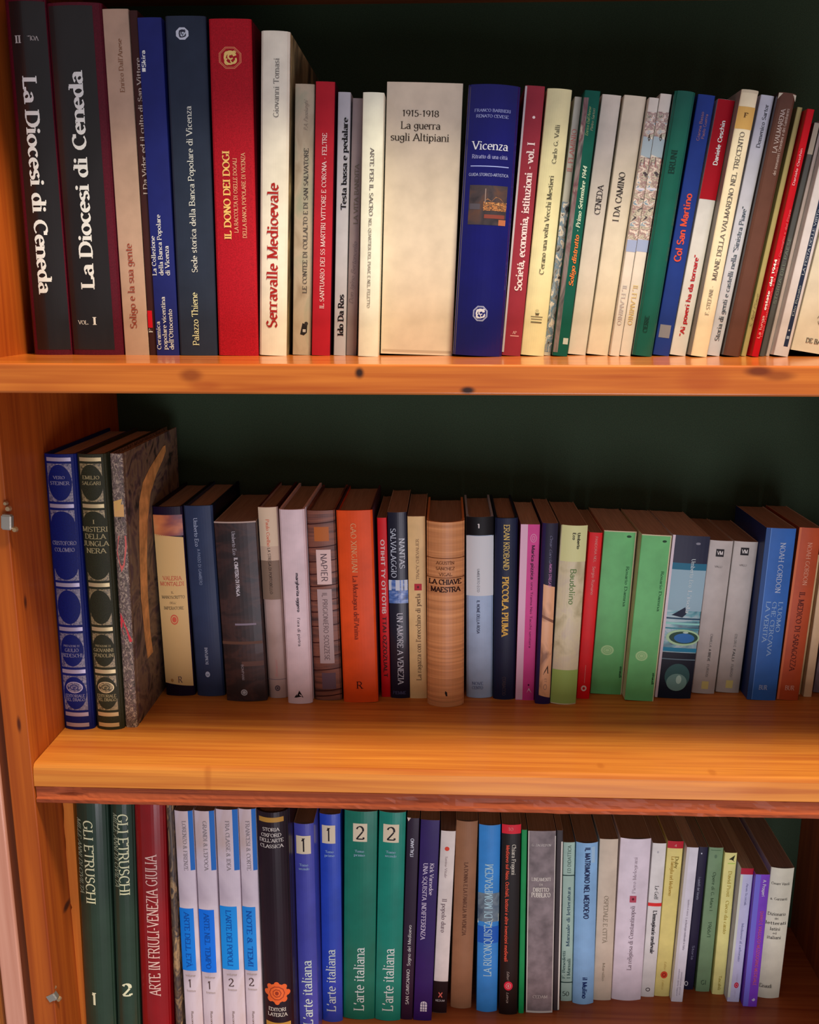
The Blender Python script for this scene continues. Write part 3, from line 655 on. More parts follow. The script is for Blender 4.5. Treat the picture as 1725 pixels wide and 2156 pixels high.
flaminio((1364, 1390, 206, 1283, 1304, 743), 0, 'first of two slim books with street print, grey title at the foot', (196, 188, 178), 'a')
flaminio((1391, 1416, 198, 1305, 1329, 743), 0, 'second of two slim books with street print, yellow title at the foot', (220, 190, 120), 'b')
B('T', (1421, 1467, 193, 1332, 1374, 743), (28, 92, 76), 'glossy green hardback with dark stamped lettering', kind='H', y=.056, coat=.5, sag=.003, side=(14, 40, 34), deco=[
    ('V', 'BRUNI', 366, 316, .42, 12, (16, 52, 44)), ('V', 'CIERRE', 700, 665, .40, 9, (16, 52, 44))])
B('T', (1469, 1509, 200, 1376, 1409, 742), (38, 60, 130), 'blue book lettered Col San Martino in orange', y=.066, coat=.3, deco=[
    ('V', 'Col San Martino', 551, 408, .46, 14, (222, 84, 60), 'nb'), ('V', 'Gianna Basso', 297, 236, .42, 6, (170, 120, 120), 'n'), ('V', 'Paolo Guerra', 292, 240, .68, 6, (170, 120, 120), 'n'), ('P', .14, .80, 684, 711, (136, 134, 138), .0003, 'paper_label')])
B('T', (1511, 1550, 210, 1411, 1444, 742), (216, 210, 198), 'white paperback with a red top third by the brown spine group', y=.066, deco=[
    ('P', 0, 1, 210, 420, (166, 26, 38), .0002), ('V', 'Daniele Ceschin', 348, 254, .54, 9, W_, 'nb'), ('V', '"Ai poveri ha da tornare"', 707, 537, .50, 10, (186, 40, 44), 'nb')])
B('T', (1560, 1601, 190, 1457, 1488, 742), (236, 218, 178), 'cream book with a tan tape label near the top', y=.052, side=(150, 142, 128), sag=.002, deco=[
    ('P', 0, 1, 225, 272, (212, 166, 92), .0003, 'paper_label'), ('P', 0, 1, 190, 196, (214, 196, 160), .0003), ('H', 'F', 243, .5, 8, 9, (96, 70, 44), 'sb'), ('V', 'MIANE DELLA VALMARENO NEL TRECENTO', 590, 278, .50, 10, (96, 88, 76)), ('V', 'F. STEFANI -', 663, 602, .46, 8, (130, 116, 96))])
B('T', (1602, 1633, 201, 1489, 1516, 741), (206, 202, 204), 'pale lavender white book with long grey title between cream and brown spines', y=.066, deco=[
    ('V', 'Domenico Sartor', 311, 220, .56, 8, (60, 58, 62)), ('V', 'Storia di genti e castelli nella "Sinistra Piave"', 717, 435, .52, 10, (70, 84, 88))])
B('T', (1636, 1679, 196, 1519, 1560, 742), (98, 64, 52), 'brown jacketed book with worn torn top edge', kind='H', y=.056, sag=.001, side=(60, 52, 50), coat=.3, deco=[
    ('V', 'LA VALMARENA', 322, 230, .42, 10, (196, 174, 160)), ('V', 'dei monasteri Cenedesi e dei Gambareri', 368, 228, .68, 7, (190, 166, 150)), ('X', ((.0, 197), (.22, 197), (.06, 206), (.0, 210)), (206, 192, 164)), ('X', ((.78, 197), (1, 198), (1, 212), (.88, 202)), (206, 192, 164))])
B('T', (1680, 1691, 226, 1561, 1573, 742), (176, 160, 102), 'thin khaki booklet between brown and red spines', y=.066, deco=[('V', 'S. Nel Piave', 690, 620, .5, 6, (104, 92, 60), 'h')])
B('T', (1692, 1714, 230, 1574, 1598, 742), (186, 20, 36), 'narrow bright red paperback lettered La lunga estate del 1944', y=.056, deco=[
    ('V', 'La lunga', 712, 664, .34, 8, (240, 190, 180), 'n'), ('V', 'estate', 652, 612, .34, 8, W_, 'nb'), ('V', 'del 1944', 602, 545, .34, 8, W_, 'nb'), ('V', 'Daniele Ceschin', 390, 312, .40, 7, (240, 200, 196), 'n'),
    ('V', 'Dopo il rastrellamento e la fuga dal Cansiglio e dal Piave', 708, 440, .72, 6, (222, 110, 110), 'n')])
B('T', (1716, 1727, 258, 1600, 1612, 739), (84, 84, 80), 'thin charcoal booklet with a beige head', y=.066, deco=[('P', 0, 1, 259, 325, (170, 156, 134), .0002), ('V', 'STORIA DEL PAESE', 640, 500, .5, 6, (120, 130, 112), 'n')])
B('T', (1731, 1739, 252, 1614, 1622, 738), (182, 164, 154), 'thin beige booklet with a dark shadow line beside it', y=.07)
B('T', (1741, 1782, 254, 1624, 1661, 739), (206, 196, 190), 'white booklet with a navy stripe down its spine', y=.06, deco=[
    ('P', .50, .80, 262, 728, (44, 52, 72), .0002), ('V', 'LA FESTA DELLE VIRTÙ', 578, 440, .64, 6, (170, 176, 180), 's'), ('V', 'Elio Busato', 664, 600, .64, 6, (150, 158, 160), 's'), ('E', .63, 694, 2, 2, (190, 190, 190)), ('P', .56, .74, 706, 712, (150, 160, 170), .0003)])
B('T', (1784, 1890, 262, 1666, 1760, 737), (214, 202, 176), 'thick cream book cut by the right frame edge on the top shelf', y=.066, deco=[
    ('E', .60, 596, 6, 4, (80, 76, 64)), ('H', 'MONASTERI', 652, .62, 46, 6, (120, 112, 96)), ('H', 'ARCHIVIO', 668, .62, 46, 6, (120, 112, 96)), ('H', 'VENETO', 680, .62, 40, 6, (120, 112, 96)), ('H', 'DE BASTIANI', 719, .62, 70, 9, (96, 90, 80), 'sb')])

# ---------------------------------------------------------------- middle shelf

def ornate(geo, base, fil, label, spec, nm):
    fm = mottle('filigree_' + nm, [L3(*base, .6), L3(*fil, .75), L3(*fil, .48)], (420, 420, 420), .45, .8, 3)
    met = flat(L3(*[min(255, v + 24) for v in fil], .50), .42, 'ink', 0, .3)
    b = B('M', geo, base, label, kind='H', mat='cloth', sag=.0045, coat=.0, rough=.6, depth=.19)
    fld = flat(b.C(base), .6, 'cloth')
    ys = [967, 1065, 1231, 1324, 1413, 1503]
    for y in ys + [1525]: b._P(.10, .86, y - 4, y + 4, met, .0002, 'foil_band', .35)
    for i in range(5):
        y0, y1 = ys[i] + 9, ys[i + 1] - 9
        b._P(.10, .86, y0, y1, fm, .0002, 'foil_panel')
        if i == 1:
            b._E(.48, y0 + 26, 24.5, 24, fld, .0004, 'oval_field', 32); b._E(.48, y1 - 26, 24.5, 24, fld, .0004, 'oval_field', 32)
            b._P(.10, .86, y0 + 24, y1 - 24, fld, .0004, 'oval_field')
        else: b._E(.48, (y0 + y1) / 2, 24.5, (y1 - y0) / 2 - 2, fld, .0004, 'oval_field', 32)
    for (t, y, wd, h) in spec: b._H(t, y, .48, wd, h, [min(255, v + 10) for v in fil], 's')
    b._E(.48, 1446, 18, 12, fm, .0006, 'emblem'); b._R(.48, 1446, 18, 12, 2, met, .0008, 'emblem'); b._R(.48, 1446, 9, 6, 1.5, fld, .0008, 'emblem'); b._H('W', 1446, .48, 9, 5, base, 's')
com = [('PREFAZIONE DI', 1359, 34, 4), ('EDITORIALE', 1464, 42, 6), ('DEL DRAGO', 1472, 42, 6)]
ornate((93, 158, 955, 134, 201, 1533), (24, 30, 78), (108, 102, 118), 'navy clothbound volume with silver filigree ovals on the spine', com + [
    ('VERO', 1005, 24, 6), ('STEINER', 1017, 40, 7), ('CRISTOFORO', 1143, 50, 8), ('COLOMBO', 1157, 42, 8), ('GIULIO', 1368, 30, 7), ('BEDESCHI', 1379, 44, 7)], 'silver')
ornate((160, 222, 955, 203, 262, 1533), (44, 44, 34), (132, 118, 82), 'blackish green volume with gold filigree ovals lettered I misteri della jungla nera', com + [
    ('EMILIO', 1005, 36, 7), ('SALGARI', 1017, 40, 7), ('I', 1098, 5, 8), ('MISTERI', 1114, 54, 10), ('DELLA', 1129, 44, 10), ('JUNGLA', 1144, 54, 10), ('NERA', 1159, 42, 10), ('GIOVANNI', 1368, 44, 7), ('SPADOLINI', 1379, 46, 7)], 'gold')
mar = mottle('marbled_spine', [L3(30, 28, 26, .52), L3(96, 86, 74, .52), L3(60, 44, 52, .52), L3(150, 136, 118, .52), L3(60, 50, 44, .52)], (300, 300, 180), .55, 1.6, 6)
mar2 = mottle('marbled_cover', [L3(30, 26, 20, .52), L3(78, 60, 48, .52), L3(96, 78, 58, .52), L3(70, 52, 50, .52), L3(40, 32, 26, .52)], (16, 16, 16), .6, 3.5, 7)
b = B('M', (223, 260, 955, 262, 287, 1531), mar, 'tall thin book in marbled paper with coral streaks and a peach ribbon print', kind='H', sag=.0006, depth=.20, sidemat=mar2, deco=[
    ('X', ((.35, 1128), (.95, 1128), (.98, 1150), (.72, 1190), (.45, 1205), (.15, 1165)), (214, 104, 96)), ('X', ((.15, 1290), (.55, 1318), (1, 1350), (.80, 1352), (.30, 1335), (.1, 1320)), (220, 70, 76)),
    ('P', .1, .9, 1062, 1088, (196, 150, 96), .00018), ('X', ((.1, 1056), (.8, 1050), (.6, 1072), (.2, 1078)), (190, 150, 90))])
# printed ribbon on the right board of that book
px = b.w / 2 + .0003; V = []; Fc = []
band = [(985, .140, .150), (1000, .115, .150), (1018, .085, .135), (1040, .060, .110), (1075, .045, .085), (1130, .040, .070), (1200, .036, .062), (1280, .034, .058), (1370, .040, .060), (1420, .046, .066)]
for (yy, d0, d1) in band: V += [(px, d0, b.tz(yy)), (px, d1, b.tz(yy))]
for i in range(len(band) - 1): Fc.append((2 * i, 2 * i + 2, 2 * i + 3, 2 * i + 1))
mesh('printed_ribbon', V, Fc, [flat(L3(178, 126, 72, .58), .6, 'worn')], b.e)

skyg = mottle('dusk_print', [L3(56, 40, 66, .52), L3(120, 60, 50, .52), L3(196, 120, 70, .52), L3(206, 150, 96, .52)], (14, 14, 34), .45, .6, 3)
B('M', (303, 382, 1066, 331, 413, 1463), (30, 24, 38), 'cream fronted dark hardback with a dusk print at the head and a small red seal', kind='H', sag=.003, depth=.15, deco=[
    ('P', .02, .98, 1084, 1128, skyg, .0002, 'cover_picture'), ('P', .02, .97, 1128, 1441, (204, 168, 112), .0002, 'printed_band', .5, -.12),
    ('H', 'VALERIA', 1217, .52, 50, 8, (168, 74, 58)), ('H', 'MONTALDI', 1229, .50, 64, 8, (168, 74, 58)), ('H', 'IL', 1247, .5, 7, 4, (96, 80, 60)), ('H', 'MANOSCRITTO', 1257, .51, 62, 6, (84, 70, 54)),
    ('H', "DELL'", 1269, .5, 18, 4, (96, 80, 60)), ('H', 'IMPERATORE', 1280, .5, 54, 6, (84, 70, 54)), ('R', .50, 1304, 10.5, 10.5, 2.5, (196, 84, 64), .0004), ('E', .50, 1304, 6, 6, (204, 92, 70), .0004),
    ('H', 'R', 1430, .55, 11, 12, (70, 50, 60), 's'), ('E', .27, 1432, 4, 3.5, (150, 110, 64), .0004)])
B('M', (385, 448, 1064, 416, 474, 1464), (44, 52, 74), 'slate blue hardback with pale downward lettering, beside the black glossy one', kind='H', sag=.003, side=(20, 20, 34), depth=.15, deco=[
    ('V', 'Umberto Eco', 1090, 1150, .40, 8, (140, 148, 168), 's'), ('V', 'A PASSO DI GAMBERO', 1155, 1231, .44, 6, (120, 130, 154), 'n'), ('V', 'BOMPIANI', 1398, 1362, .46, 6, (150, 156, 172), 's'), ('E', .45, 1419, 5, 6, (150, 156, 172)), ('H', '+', 1419, .45, 5, 5, (48, 62, 92))])
blk = mottle('dark_engraving', [L3(20, 14, 18, .6), L3(30, 18, 20, .6), L3(50, 30, 28, .6), L3(26, 20, 26, .6)], (30, 30, 60), .5, .8, 5, coat=.05)
B('M', (449, 540, 1098, 479, 562, 1475), blk, 'wide glossy black paperback with brown engraving and pale lettering', kind='P', sag=.0035, depth=.15, deco=[
    ('P', 0, 1, 1098, 1101, (150, 130, 120), .0002, 'worn_edge'), ('V', 'Umberto Eco', 1118, 1168, .46, 7, (150, 144, 150), 's'), ('V', 'IL CIMITERO DI PRAGA', 1173, 1254, .48, 7, (200, 192, 196), 'sb'),
    ('P', .0, .98, 1350, 1356, (84, 60, 50), .0002), ('P', .45, .98, 1392, 1402, (84, 62, 56), .0002), ('P', .35, .86, 1312, 1316, (110, 100, 110), .0002), ('V', 'BOMPIANI', 1398, 1431, .46, 5, (140, 130, 134), 'n'), ('E', .46, 1457, 7, 6.5, (150, 148, 150)), ('R', .46, 1457, 5, 4.5, 1.2, (70, 66, 72), .0004)])
fad = mottle('faded_jacket', [L3(140, 120, 112, .58), L3(160, 140, 134, .58)], (20, 20, 20), .5)
B('M', (541, 585, 1067, 565, 607, 1468), fad, 'cream jacket fading to lilac grey with red and black downward lettering', kind='H', sag=.003, side=(60, 16, 26), depth=.15, deco=[
    ('P', 0, .94, 1068, 1150, (206, 182, 154), .0002), ('P', 0, .94, 1150, 1180, (170, 146, 126), .00018), ('P', 0, .94, 1180, 1262, (112, 92, 78), .00016), ('V', 'Paulo Coelho', 1093, 1150, .46, 7, (190, 96, 74), 's'), ('V', 'LA STREGA DI PORTOBELLO', 1153, 1250, .46, 6, (44, 34, 34), 'n'),
    ('V', 'Romanzo', 1425, 1390, .5, 6, (180, 110, 110), 'h'), ('P', 0, .96, 1429, 1430.5, (110, 96, 100), .0002), ('R', .5, 1448, 6, 6, 2.5, (70, 62, 70)), ('E', .5, 1448, 2.5, 2.5, (70, 62, 70))])
B('M', (585, 643, 1072, 608, 657, 1480), (182, 162, 164), 'white jacketed book with tiny black lettering and a black triangular mark', kind='H', sag=.003, depth=.15, deco=[
    ('V', 'margherita oggero', 1206, 1288, .62, 6, (50, 42, 48), 'nb'), ('V', "l'ora di pietra", 1300, 1360, .60, 6, (70, 60, 64), 'n'), ('X', ((.36, 1468), (.50, 1453), (.66, 1468), (.56, 1466)), K_), ('X', ((.28, 1468), (.40, 1460), (.38, 1468)), K_)])
old = mottle('old_bindings_print', [L3(52, 30, 28, .52), L3(84, 50, 40, .52), L3(110, 66, 50, .52), L3(70, 42, 38, .52)], (12, 12, 120), .5, .5, 5)
B('M', (646, 705, 1074, 663, 722, 1473), old, 'brown jacket printed like old bindings with pasted white labels', kind='H', sag=.003, depth=.145, deco=[
    ('P', .24, .76, 1109, 1139, (150, 84, 44), .0002, 'printed_label')] + [('P', .0, 1, y, y + 2, (50, 26, 26), .0002, 'printed_band', .5, .1) for y in (1100, 1150, 1180, 1206, 1232, 1262, 1286, 1316, 1350, 1380, 1408, 1452, 1463)] + [
    ('P', .28, .80, 1157, 1230, (184, 158, 152), .0004, 'printed_label'), ('V', 'NAPIER', 1165, 1224, .54, 13, (70, 54, 60), 'n'), ('P', .26, .78, 1240, 1396, (150, 130, 128), .0004, 'printed_label'), ('V', 'IL PRIGIONIERO SCOZZESE', 1247, 1390, .52, 10, (84, 66, 66), 'n'), ('P', .3, .8, 1416, 1450, (84, 66, 74), .0002)])
B('M', (707, 785, 1074, 724, 797, 1478), (186, 66, 30), 'bright orange hardback with downward title and a letter R at the foot', kind='H', sag=.0025, side=(60, 40, 50), depth=.14, deco=[
    ('V', 'GAO XINGJIAN', 1101, 1205, .46, 11, (226, 160, 110), 's'), ('V', "La Montagna dell'Anima", 1212, 1346, .46, 10, (100, 34, 22), 's'), ('H', 'R', 1442, .48, 13, 14, (60, 24, 20), 's')])
B('M', (793, 815, 1090, 804, 823, 1467), (172, 26, 30), 'very narrow red book with white and dark typewriter letters', depth=.12, deco=[
    ('V', 'OTIHIT TY OTTOTIB', 1136, 1292, .50, 8, (226, 196, 190), 'nb'), ('V', 'TTAI OZZOZUALT', 1298, 1426, .50, 8, (60, 20, 24), 'nb')])
ven = mottle('canal_picture', [L3(24, 34, 60, .62), L3(60, 96, 160, .62), L3(150, 170, 200, .62)], (60, 60, 160), .3, 1)
B('M', (815, 857, 1078, 824, 863, 1469), (26, 26, 38), 'black paperback lettered Un amore a Venezia with blue canal picture', sag=.002, depth=.125, coat=.3, deco=[
    ('P', 0, 1, 1221, 1270, ven, .0002, 'cover_picture')] + [('P', a, b_, 1221, 1243, (190, 196, 206), .0004) for a, b_ in ((.0, .14), (.36, .58), (.66, .74), (.82, .98))] + [
    ('V', 'NANTAS', 1133, 1197, .72, 11, (190, 194, 200), 's'), ('V', 'SALVALAGGIO', 1112, 1216, .28, 11, (160, 166, 176), 's'), ('V', 'UN AMORE A VENEZIA', 1290, 1440, .54, 12, (184, 184, 192), 's'), ('H', 'PIEMME', 1458, .46, 28, 6, (70, 70, 96), 's')])
B('M', (857, 896, 1087, 863, 900, 1470), (204, 170, 118), 'straw coloured paperback with a small red square mid spine', depth=.125, deco=[
    ('V', "La ragazza con l'orecchino di perla", 1432, 1250, .54, 10, (90, 68, 48), 's'), ('P', .34, .76, 1229, 1243, (150, 36, 46), .0002, 'printed_square'), ('E', .55, 1236, 2.2, 2.5, (70, 20, 30), .0004), ('V', 'TRACY CHEVALIER', 1220, 1135, .54, 6, (130, 104, 76), 's')])
tan = mottle('tan_linen', [L3(150, 100, 60, .58), L3(168, 114, 70, .58), L3(184, 130, 82, .58)], (6, 6, 240), .5, .5, 5)
B('M', (898, 979, 1096, 900, 977, 1482), tan, 'thick rounded tan book lettered La chiave maestra', kind='H', sag=.0095, depth=.125, deco=[
    ('P', .0, 1, 1173.5, 1175, (90, 50, 30), .0002, 'rule'), ('P', .0, 1, 1214.5, 1216, (90, 50, 30), .0002, 'rule'), ('H', 'AGUSTÍN', 1184, .49, 38, 6, (80, 44, 28), 's'), ('H', 'SÁNCHEZ', 1196, .49, 40, 6, (80, 44, 28), 's'), ('H', 'VIGAL', 1208, .50, 28, 6, (80, 44, 28), 's'),
    ('H', 'LA CHIAVE', 1224, .49, 68, 10, (40, 20, 18), 'sb'), ('H', 'MAESTRA', 1240, .50, 62, 10, (40, 20, 18), 'sb'), ('X', ((.49, 1452), (.54, 1455), (.55, 1463), (.51, 1463), (.48, 1457)), K_)])
B('M', (981, 1041, 1088, 983, 1037, 1467), (134, 150, 172), 'pale blue and white jacket with a black numbered head band', kind='H', sag=.004, depth=.12, deco=[
    ('P', 0, 1, 1088, 1127, (26, 24, 26), .0002), ('H', '1', 1107, .45, 6, 9, (214, 210, 206), 'nb'), ('P', 0, 1, 1128, 1254, (172, 174, 176), .0002), ('V', 'UMBERTO ECO', 1197, 1246, .44, 5, (90, 90, 96), 'n'),
    ('V', 'IL NOME DELLA ROSA', 1263, 1333, .44, 6, (70, 76, 96), 'nb'), ('H', 'NOVE', 1438, .42, 24, 6, (80, 90, 120), 's'), ('H', 'CENTO', 1447, .42, 24, 6, (80, 90, 120), 's')])
B('M', (1042, 1091, 1090, 1037, 1085, 1471), (30, 34, 52), 'navy black book with yellow capitals lettered Piccola piuma', kind='H', sag=.003, depth=.125, deco=[
    ('V', 'ERAN KROBAND', 1104, 1200, .50, 12, (190, 164, 92), 's'), ('V', 'PICCOLA PIUMA', 1214, 1339, .48, 13, (206, 164, 76), 'sb'), ('V', 'CORBACCIO', 1424, 1463, .48, 7, (74, 62, 66), 'n')])
B('M', (1094, 1139, 1104, 1084, 1124, 1474), (170, 54, 112), 'magenta paperback with a pale pink left half and a ring mark', sag=.0002, depth=.12, pg='new', deco=[
    ('P', 0, .37, 1104, 1473, (216, 172, 192), .0002), ('R', .68, 1133, 7, 9, 1.4, (210, 140, 170)), ('R', .68, 1133, 3, 5, 1.2, (210, 140, 170)), ('V', 'Marica pizzica', 1148, 1220, .68, 7, (66, 18, 50), 'nb'), ('V', 'una Trama Nei Tacchi sentiera', 1226, 1364, .68, 5, (90, 24, 64), 'n'),
    ('X', ((.58, 1459), (.70, 1448), (.86, 1459), (.78, 1456), (.70, 1452)), (236, 196, 214)), ('E', .68, 1442, 2, 2, (60, 18, 44))])
skin = mottle('shoulder_photo', [L3(120, 84, 60, .58), L3(196, 150, 110, .58), L3(206, 160, 120, .58)], (40, 40, 24), .45, .8, 3)
B('M', (1140, 1176, 1101, 1124, 1158, 1481), (38, 30, 60), 'dark purple book with a warm sepia photo on its lower spine', sag=.002, depth=.13, deco=[
    ('P', .22, 1, 1102, 1236, (36, 34, 48), .0002), ('P', .22, .98, 1233, 1466, skin, .0003, 'cover_picture', .5, -.2), ('P', .22, .98, 1300, 1306, (110, 76, 60), .0004, 'printed_band', .5, -.4), ('V', 'Cesar Garcia', 1126, 1184, .60, 6, (120, 120, 146), 'h'), ('V', 'AMORI STREGATI', 1186, 1236, .62, 6, (196, 130, 180), 'n'),
    ('X', ((.55, 1412), (.75, 1400), (.80, 1418), (.45, 1420)), (50, 38, 34), .0005), ('V', 'ET', 1428, 1436, .62, 5, (130, 96, 80), 'n'), ('R', .62, 1446, 4, 6, 1, (110, 90, 84), .0005)])
bau = mottle('faded_fresco', [L3(150, 146, 112, .58), L3(176, 172, 140, .58), L3(166, 160, 142, .58)], (50, 50, 40), .5, .6)
B('M', (1181, 1239, 1106, 1159, 1212, 1481), bau, 'pale olive paperback with a green foot and green title Baudolino', sag=.004, depth=.125, deco=[
    ('P', 0, 1, 1410, 1480, (124, 146, 78), .0002), ('P', .04, 1, 1106, 1182, (176, 176, 126), .00016), ('V', 'Umberto', 1121, 1155, .68, 6, (40, 36, 30), 'nb'), ('V', 'Eco', 1121, 1136, .50, 6, (40, 36, 30), 'nb'), ('V', 'Baudolino', 1197, 1272, .55, 12, (74, 104, 52), 'n')])
B('M', (1241, 1270, 1121, 1214, 1241, 1471), (176, 24, 28), 'narrow red paperback beside a light green one, white ring at the foot', depth=.12, deco=[
    ('V', 'PANDORA NEL', 1129, 1184, .56, 5, (220, 150, 140), 'n'), ('V', 'Sergio Romano', 1192, 1252, .54, 6, (220, 150, 140), 'n'), ('R', .5, 1449, 6, 6, 3, (230, 200, 190)), ('E', .5, 1449, 2, 2, (150, 40, 40)), ('V', '________', 1400, 1438, .52, 2, (220, 150, 140), 'n')])
def greenbook(geo, label, ya, yt_, yd, ys_):
    B('M', geo, (86, 150, 92), label, sag=.0006, depth=.13, side=(164, 156, 130), pg='new', deco=[
        ('P', .965, 1, geo[2], geo[5] - 1, (170, 162, 130), .0002, 'pale_edge'), ('P', 0, 1, geo[2], geo[2] + 2, (170, 160, 130), .0002, 'pale_edge'), ('E', .42, ya, 14, 10.5, (150, 190, 134)), ('R', .42, ya, 10, 7.5, 1.4, (110, 160, 104), .0003), ('R', .42, ya, 6, 4.5, 1.4, (110, 160, 104), .0003),
        ('E', .78, yt_, 5, 2.5, (30, 56, 36)), ('V', 'Rosario', yd, yd + 38, .82, 6, (40, 84, 50), 's'), ('V', 'Damna', yd + 42, yd + 84, .82, 6, (40, 84, 50), 's'), ('V', 'einaudi', ys_, ys_ + 24, .90, 5, (30, 60, 36), 'nb')])
greenbook((1271, 1343, 1118, 1244, 1308, 1462), 'light green paperback with oval medallion, left of its twin and set back', 1369, 1129, 1192, 1402)
greenbook((1347, 1416, 1126, 1311, 1376, 1476), 'light green paperback with oval medallion, right of its twin and further forward', 1381, 1139, 1202, 1416)
tel = mottle('sea_print', [L3(30, 70, 90, .58), L3(60, 130, 140, .58), L3(130, 160, 166, .58), L3(50, 110, 120, .58)], (24, 24, 60), .35, 1.2)
b = B('M', (1418, 1496, 1128, 1378, 1455, 1470), tel, 'teal illustrated paperback with ring shaped whirl and navy head', sag=.001, depth=.13, pg='new', side=(200, 190, 196), deco=[
    ('P', 0, .07, 1128, 1470, (190, 176, 182), .0005, 'pale_edge'), ('P', .07, 1, 1128, 1186, (34, 36, 52), .0002, 'printed_band', .4), ('P', .07, 1, 1186, 1200, (36, 90, 112), .00018), ('P', .07, 1, 1200, 1286, (122, 148, 158), .00016), ('X', ((.28, 1292), (.55, 1278), (.60, 1292), (.5, 1300), (.2, 1296)), (26, 34, 50), .0004),
    ('P', .07, 1, 1301, 1304, (30, 60, 80), .0004), ('P', .07, 1, 1311, 1315, (130, 190, 180), .0004), ('P', .07, 1, 1322, 1325, (60, 120, 130), .0004), ('E', .58, 1342, 36, 17, (150, 184, 146), .0004), ('E', .60, 1342, 31, 13, (40, 66, 56), .0006), ('E', .62, 1343, 22, 10, (46, 96, 150), .0008), ('E', .64, 1331, 6, 2, (200, 230, 210), .001),
    ('P', .07, 1, 1364, 1372, (36, 110, 140), .0004), ('P', .07, 1, 1374, 1470, (28, 34, 44), .0003, 'printed_band', .4), ('E', .55, 1424, 27, 27, (52, 84, 84), .0005), ('E', .55, 1436, 22, 18, (96, 130, 124), .0007), ('E', .60, 1430, 6, 9, (150, 180, 168), .0009), ('P', .07, 1, 1387, 1389, (90, 110, 120), .0004),
    ('V', 'Umberto Eco', 1176, 1236, .62, 8, (200, 214, 214), 's'), ('V', "L'isola", 1242, 1290, .62, 8, (210, 220, 220), 's'), ('E', .70, 1144, 5, 2.5, (110, 110, 120))])
def greybook(geo, label, yl, dx, yq, tx):
    B('M', geo, (156, 150, 144), label, sag=.0015, depth=.13, deco=[
        ('P', .30, .64, yl - 8, yl + 8, (30, 28, 30), .0002, 'printed_square'), ('V', 'VN', yl - 5, yl - 5 + .01, .5, 1, K_) if 0 else ('H', 'VM', yl, .47, 12, 8, (220, 214, 208), 'nb'), ('H', 'VALLI', yl + 29, .47, 16, 4, (90, 86, 84), 'n'),
        ('P', .38, .68, yq - 8, yq + 8, (206, 196, 126), .0002, 'printed_square'), ('V', tx[0], 1334, 1362, .55, 5, (96, 92, 90), 'n'), ('V', tx[1], 1366, 1392, .55, 5, (80, 78, 76), 'nb'), ('V', tx[2], 1398, 1425, .55, 5, (90, 86, 84), 'n')])
greybook((1496, 1545, 1138, 1456, 1505, 1460), 'grey paperback with black square and yellow square, next to the teal book', 1164, 0, 1442, ('CAMILLA', 'A BREVE', 'FURIOSI'))
greybook((1547, 1597, 1140, 1506, 1557, 1458), 'grey paperback with black square and yellow square, next to the blue book', 1161, 0, 1440, ('COLORI E', 'FALLI', 'FURIOSI'))
B('M', (1605, 1680, 1112, 1567, 1632, 1474), (46, 86, 146), 'thick blue paperback lettered L\'uomo che cercava la verità', sag=.001, depth=.115, side=(34, 44, 80), deco=[
    ('P', 0, .15, 1113, 1473, (40, 66, 110), .0002, 'printed_band'), ('P', .15, .17, 1113, 1473, (90, 130, 190), .0002, 'crease'), ('V', 'NOAH GORDON', 1142, 1248, .60, 12, (190, 206, 228), 's'), ('V', "L'UOMO", 1266, 1330, .76, 10, (150, 184, 220), 's'), ('V', 'CHE CERCAVA', 1266, 1380, .55, 10, (150, 184, 220), 's'), ('V', 'LA VERITÀ', 1266, 1352, .34, 10, (150, 184, 220), 's'),
    ('H', 'BUR', 1447, .50, 20, 9, (180, 196, 220), 's')])
B('M', (1683, 1733, 1111, 1636, 1680, 1474), (150, 66, 40), 'rust coloured paperback lettered Il medico di Saragozza', sag=.001, depth=.115, side=(120, 60, 40), deco=[
    ('P', 0, .1, 1112, 1473, (170, 90, 56), .0002, 'crease'), ('V', 'NOAH GORDON', 1142, 1232, .54, 9, (220, 150, 120), 's'), ('V', 'IL MEDICO DI SARAGOZZA', 1246, 1412, .50, 11, (70, 26, 22), 's'), ('H', 'BUR', 1448, .52, 20, 9, (226, 180, 160), 's')])
B('M', (1722, 1728, 1168, 1681, 1685, 1462), (176, 146, 104), 'sliver thin cream booklet right of the rust spine', depth=.12, pg='new')
B('M', (1728, 1752, 1166, 1688, 1709, 1467), (186, 160, 124), 'thin cream paperback near the right edge of the middle shelf', depth=.12, pg='new', deco=[('V', 'Adelphi', 1258, 1290, .6, 5, (130, 110, 84), 'n')])
gph = mottle('stormy_photo', [L3(60, 52, 70, .58), L3(110, 104, 112, .58), L3(70, 60, 80, .58)], (30, 30, 30), .45)
B('M', (1757, 1796, 1190, 1712, 1748, 1459), gph, 'grey violet photo spine cut by the right frame edge', depth=.12)

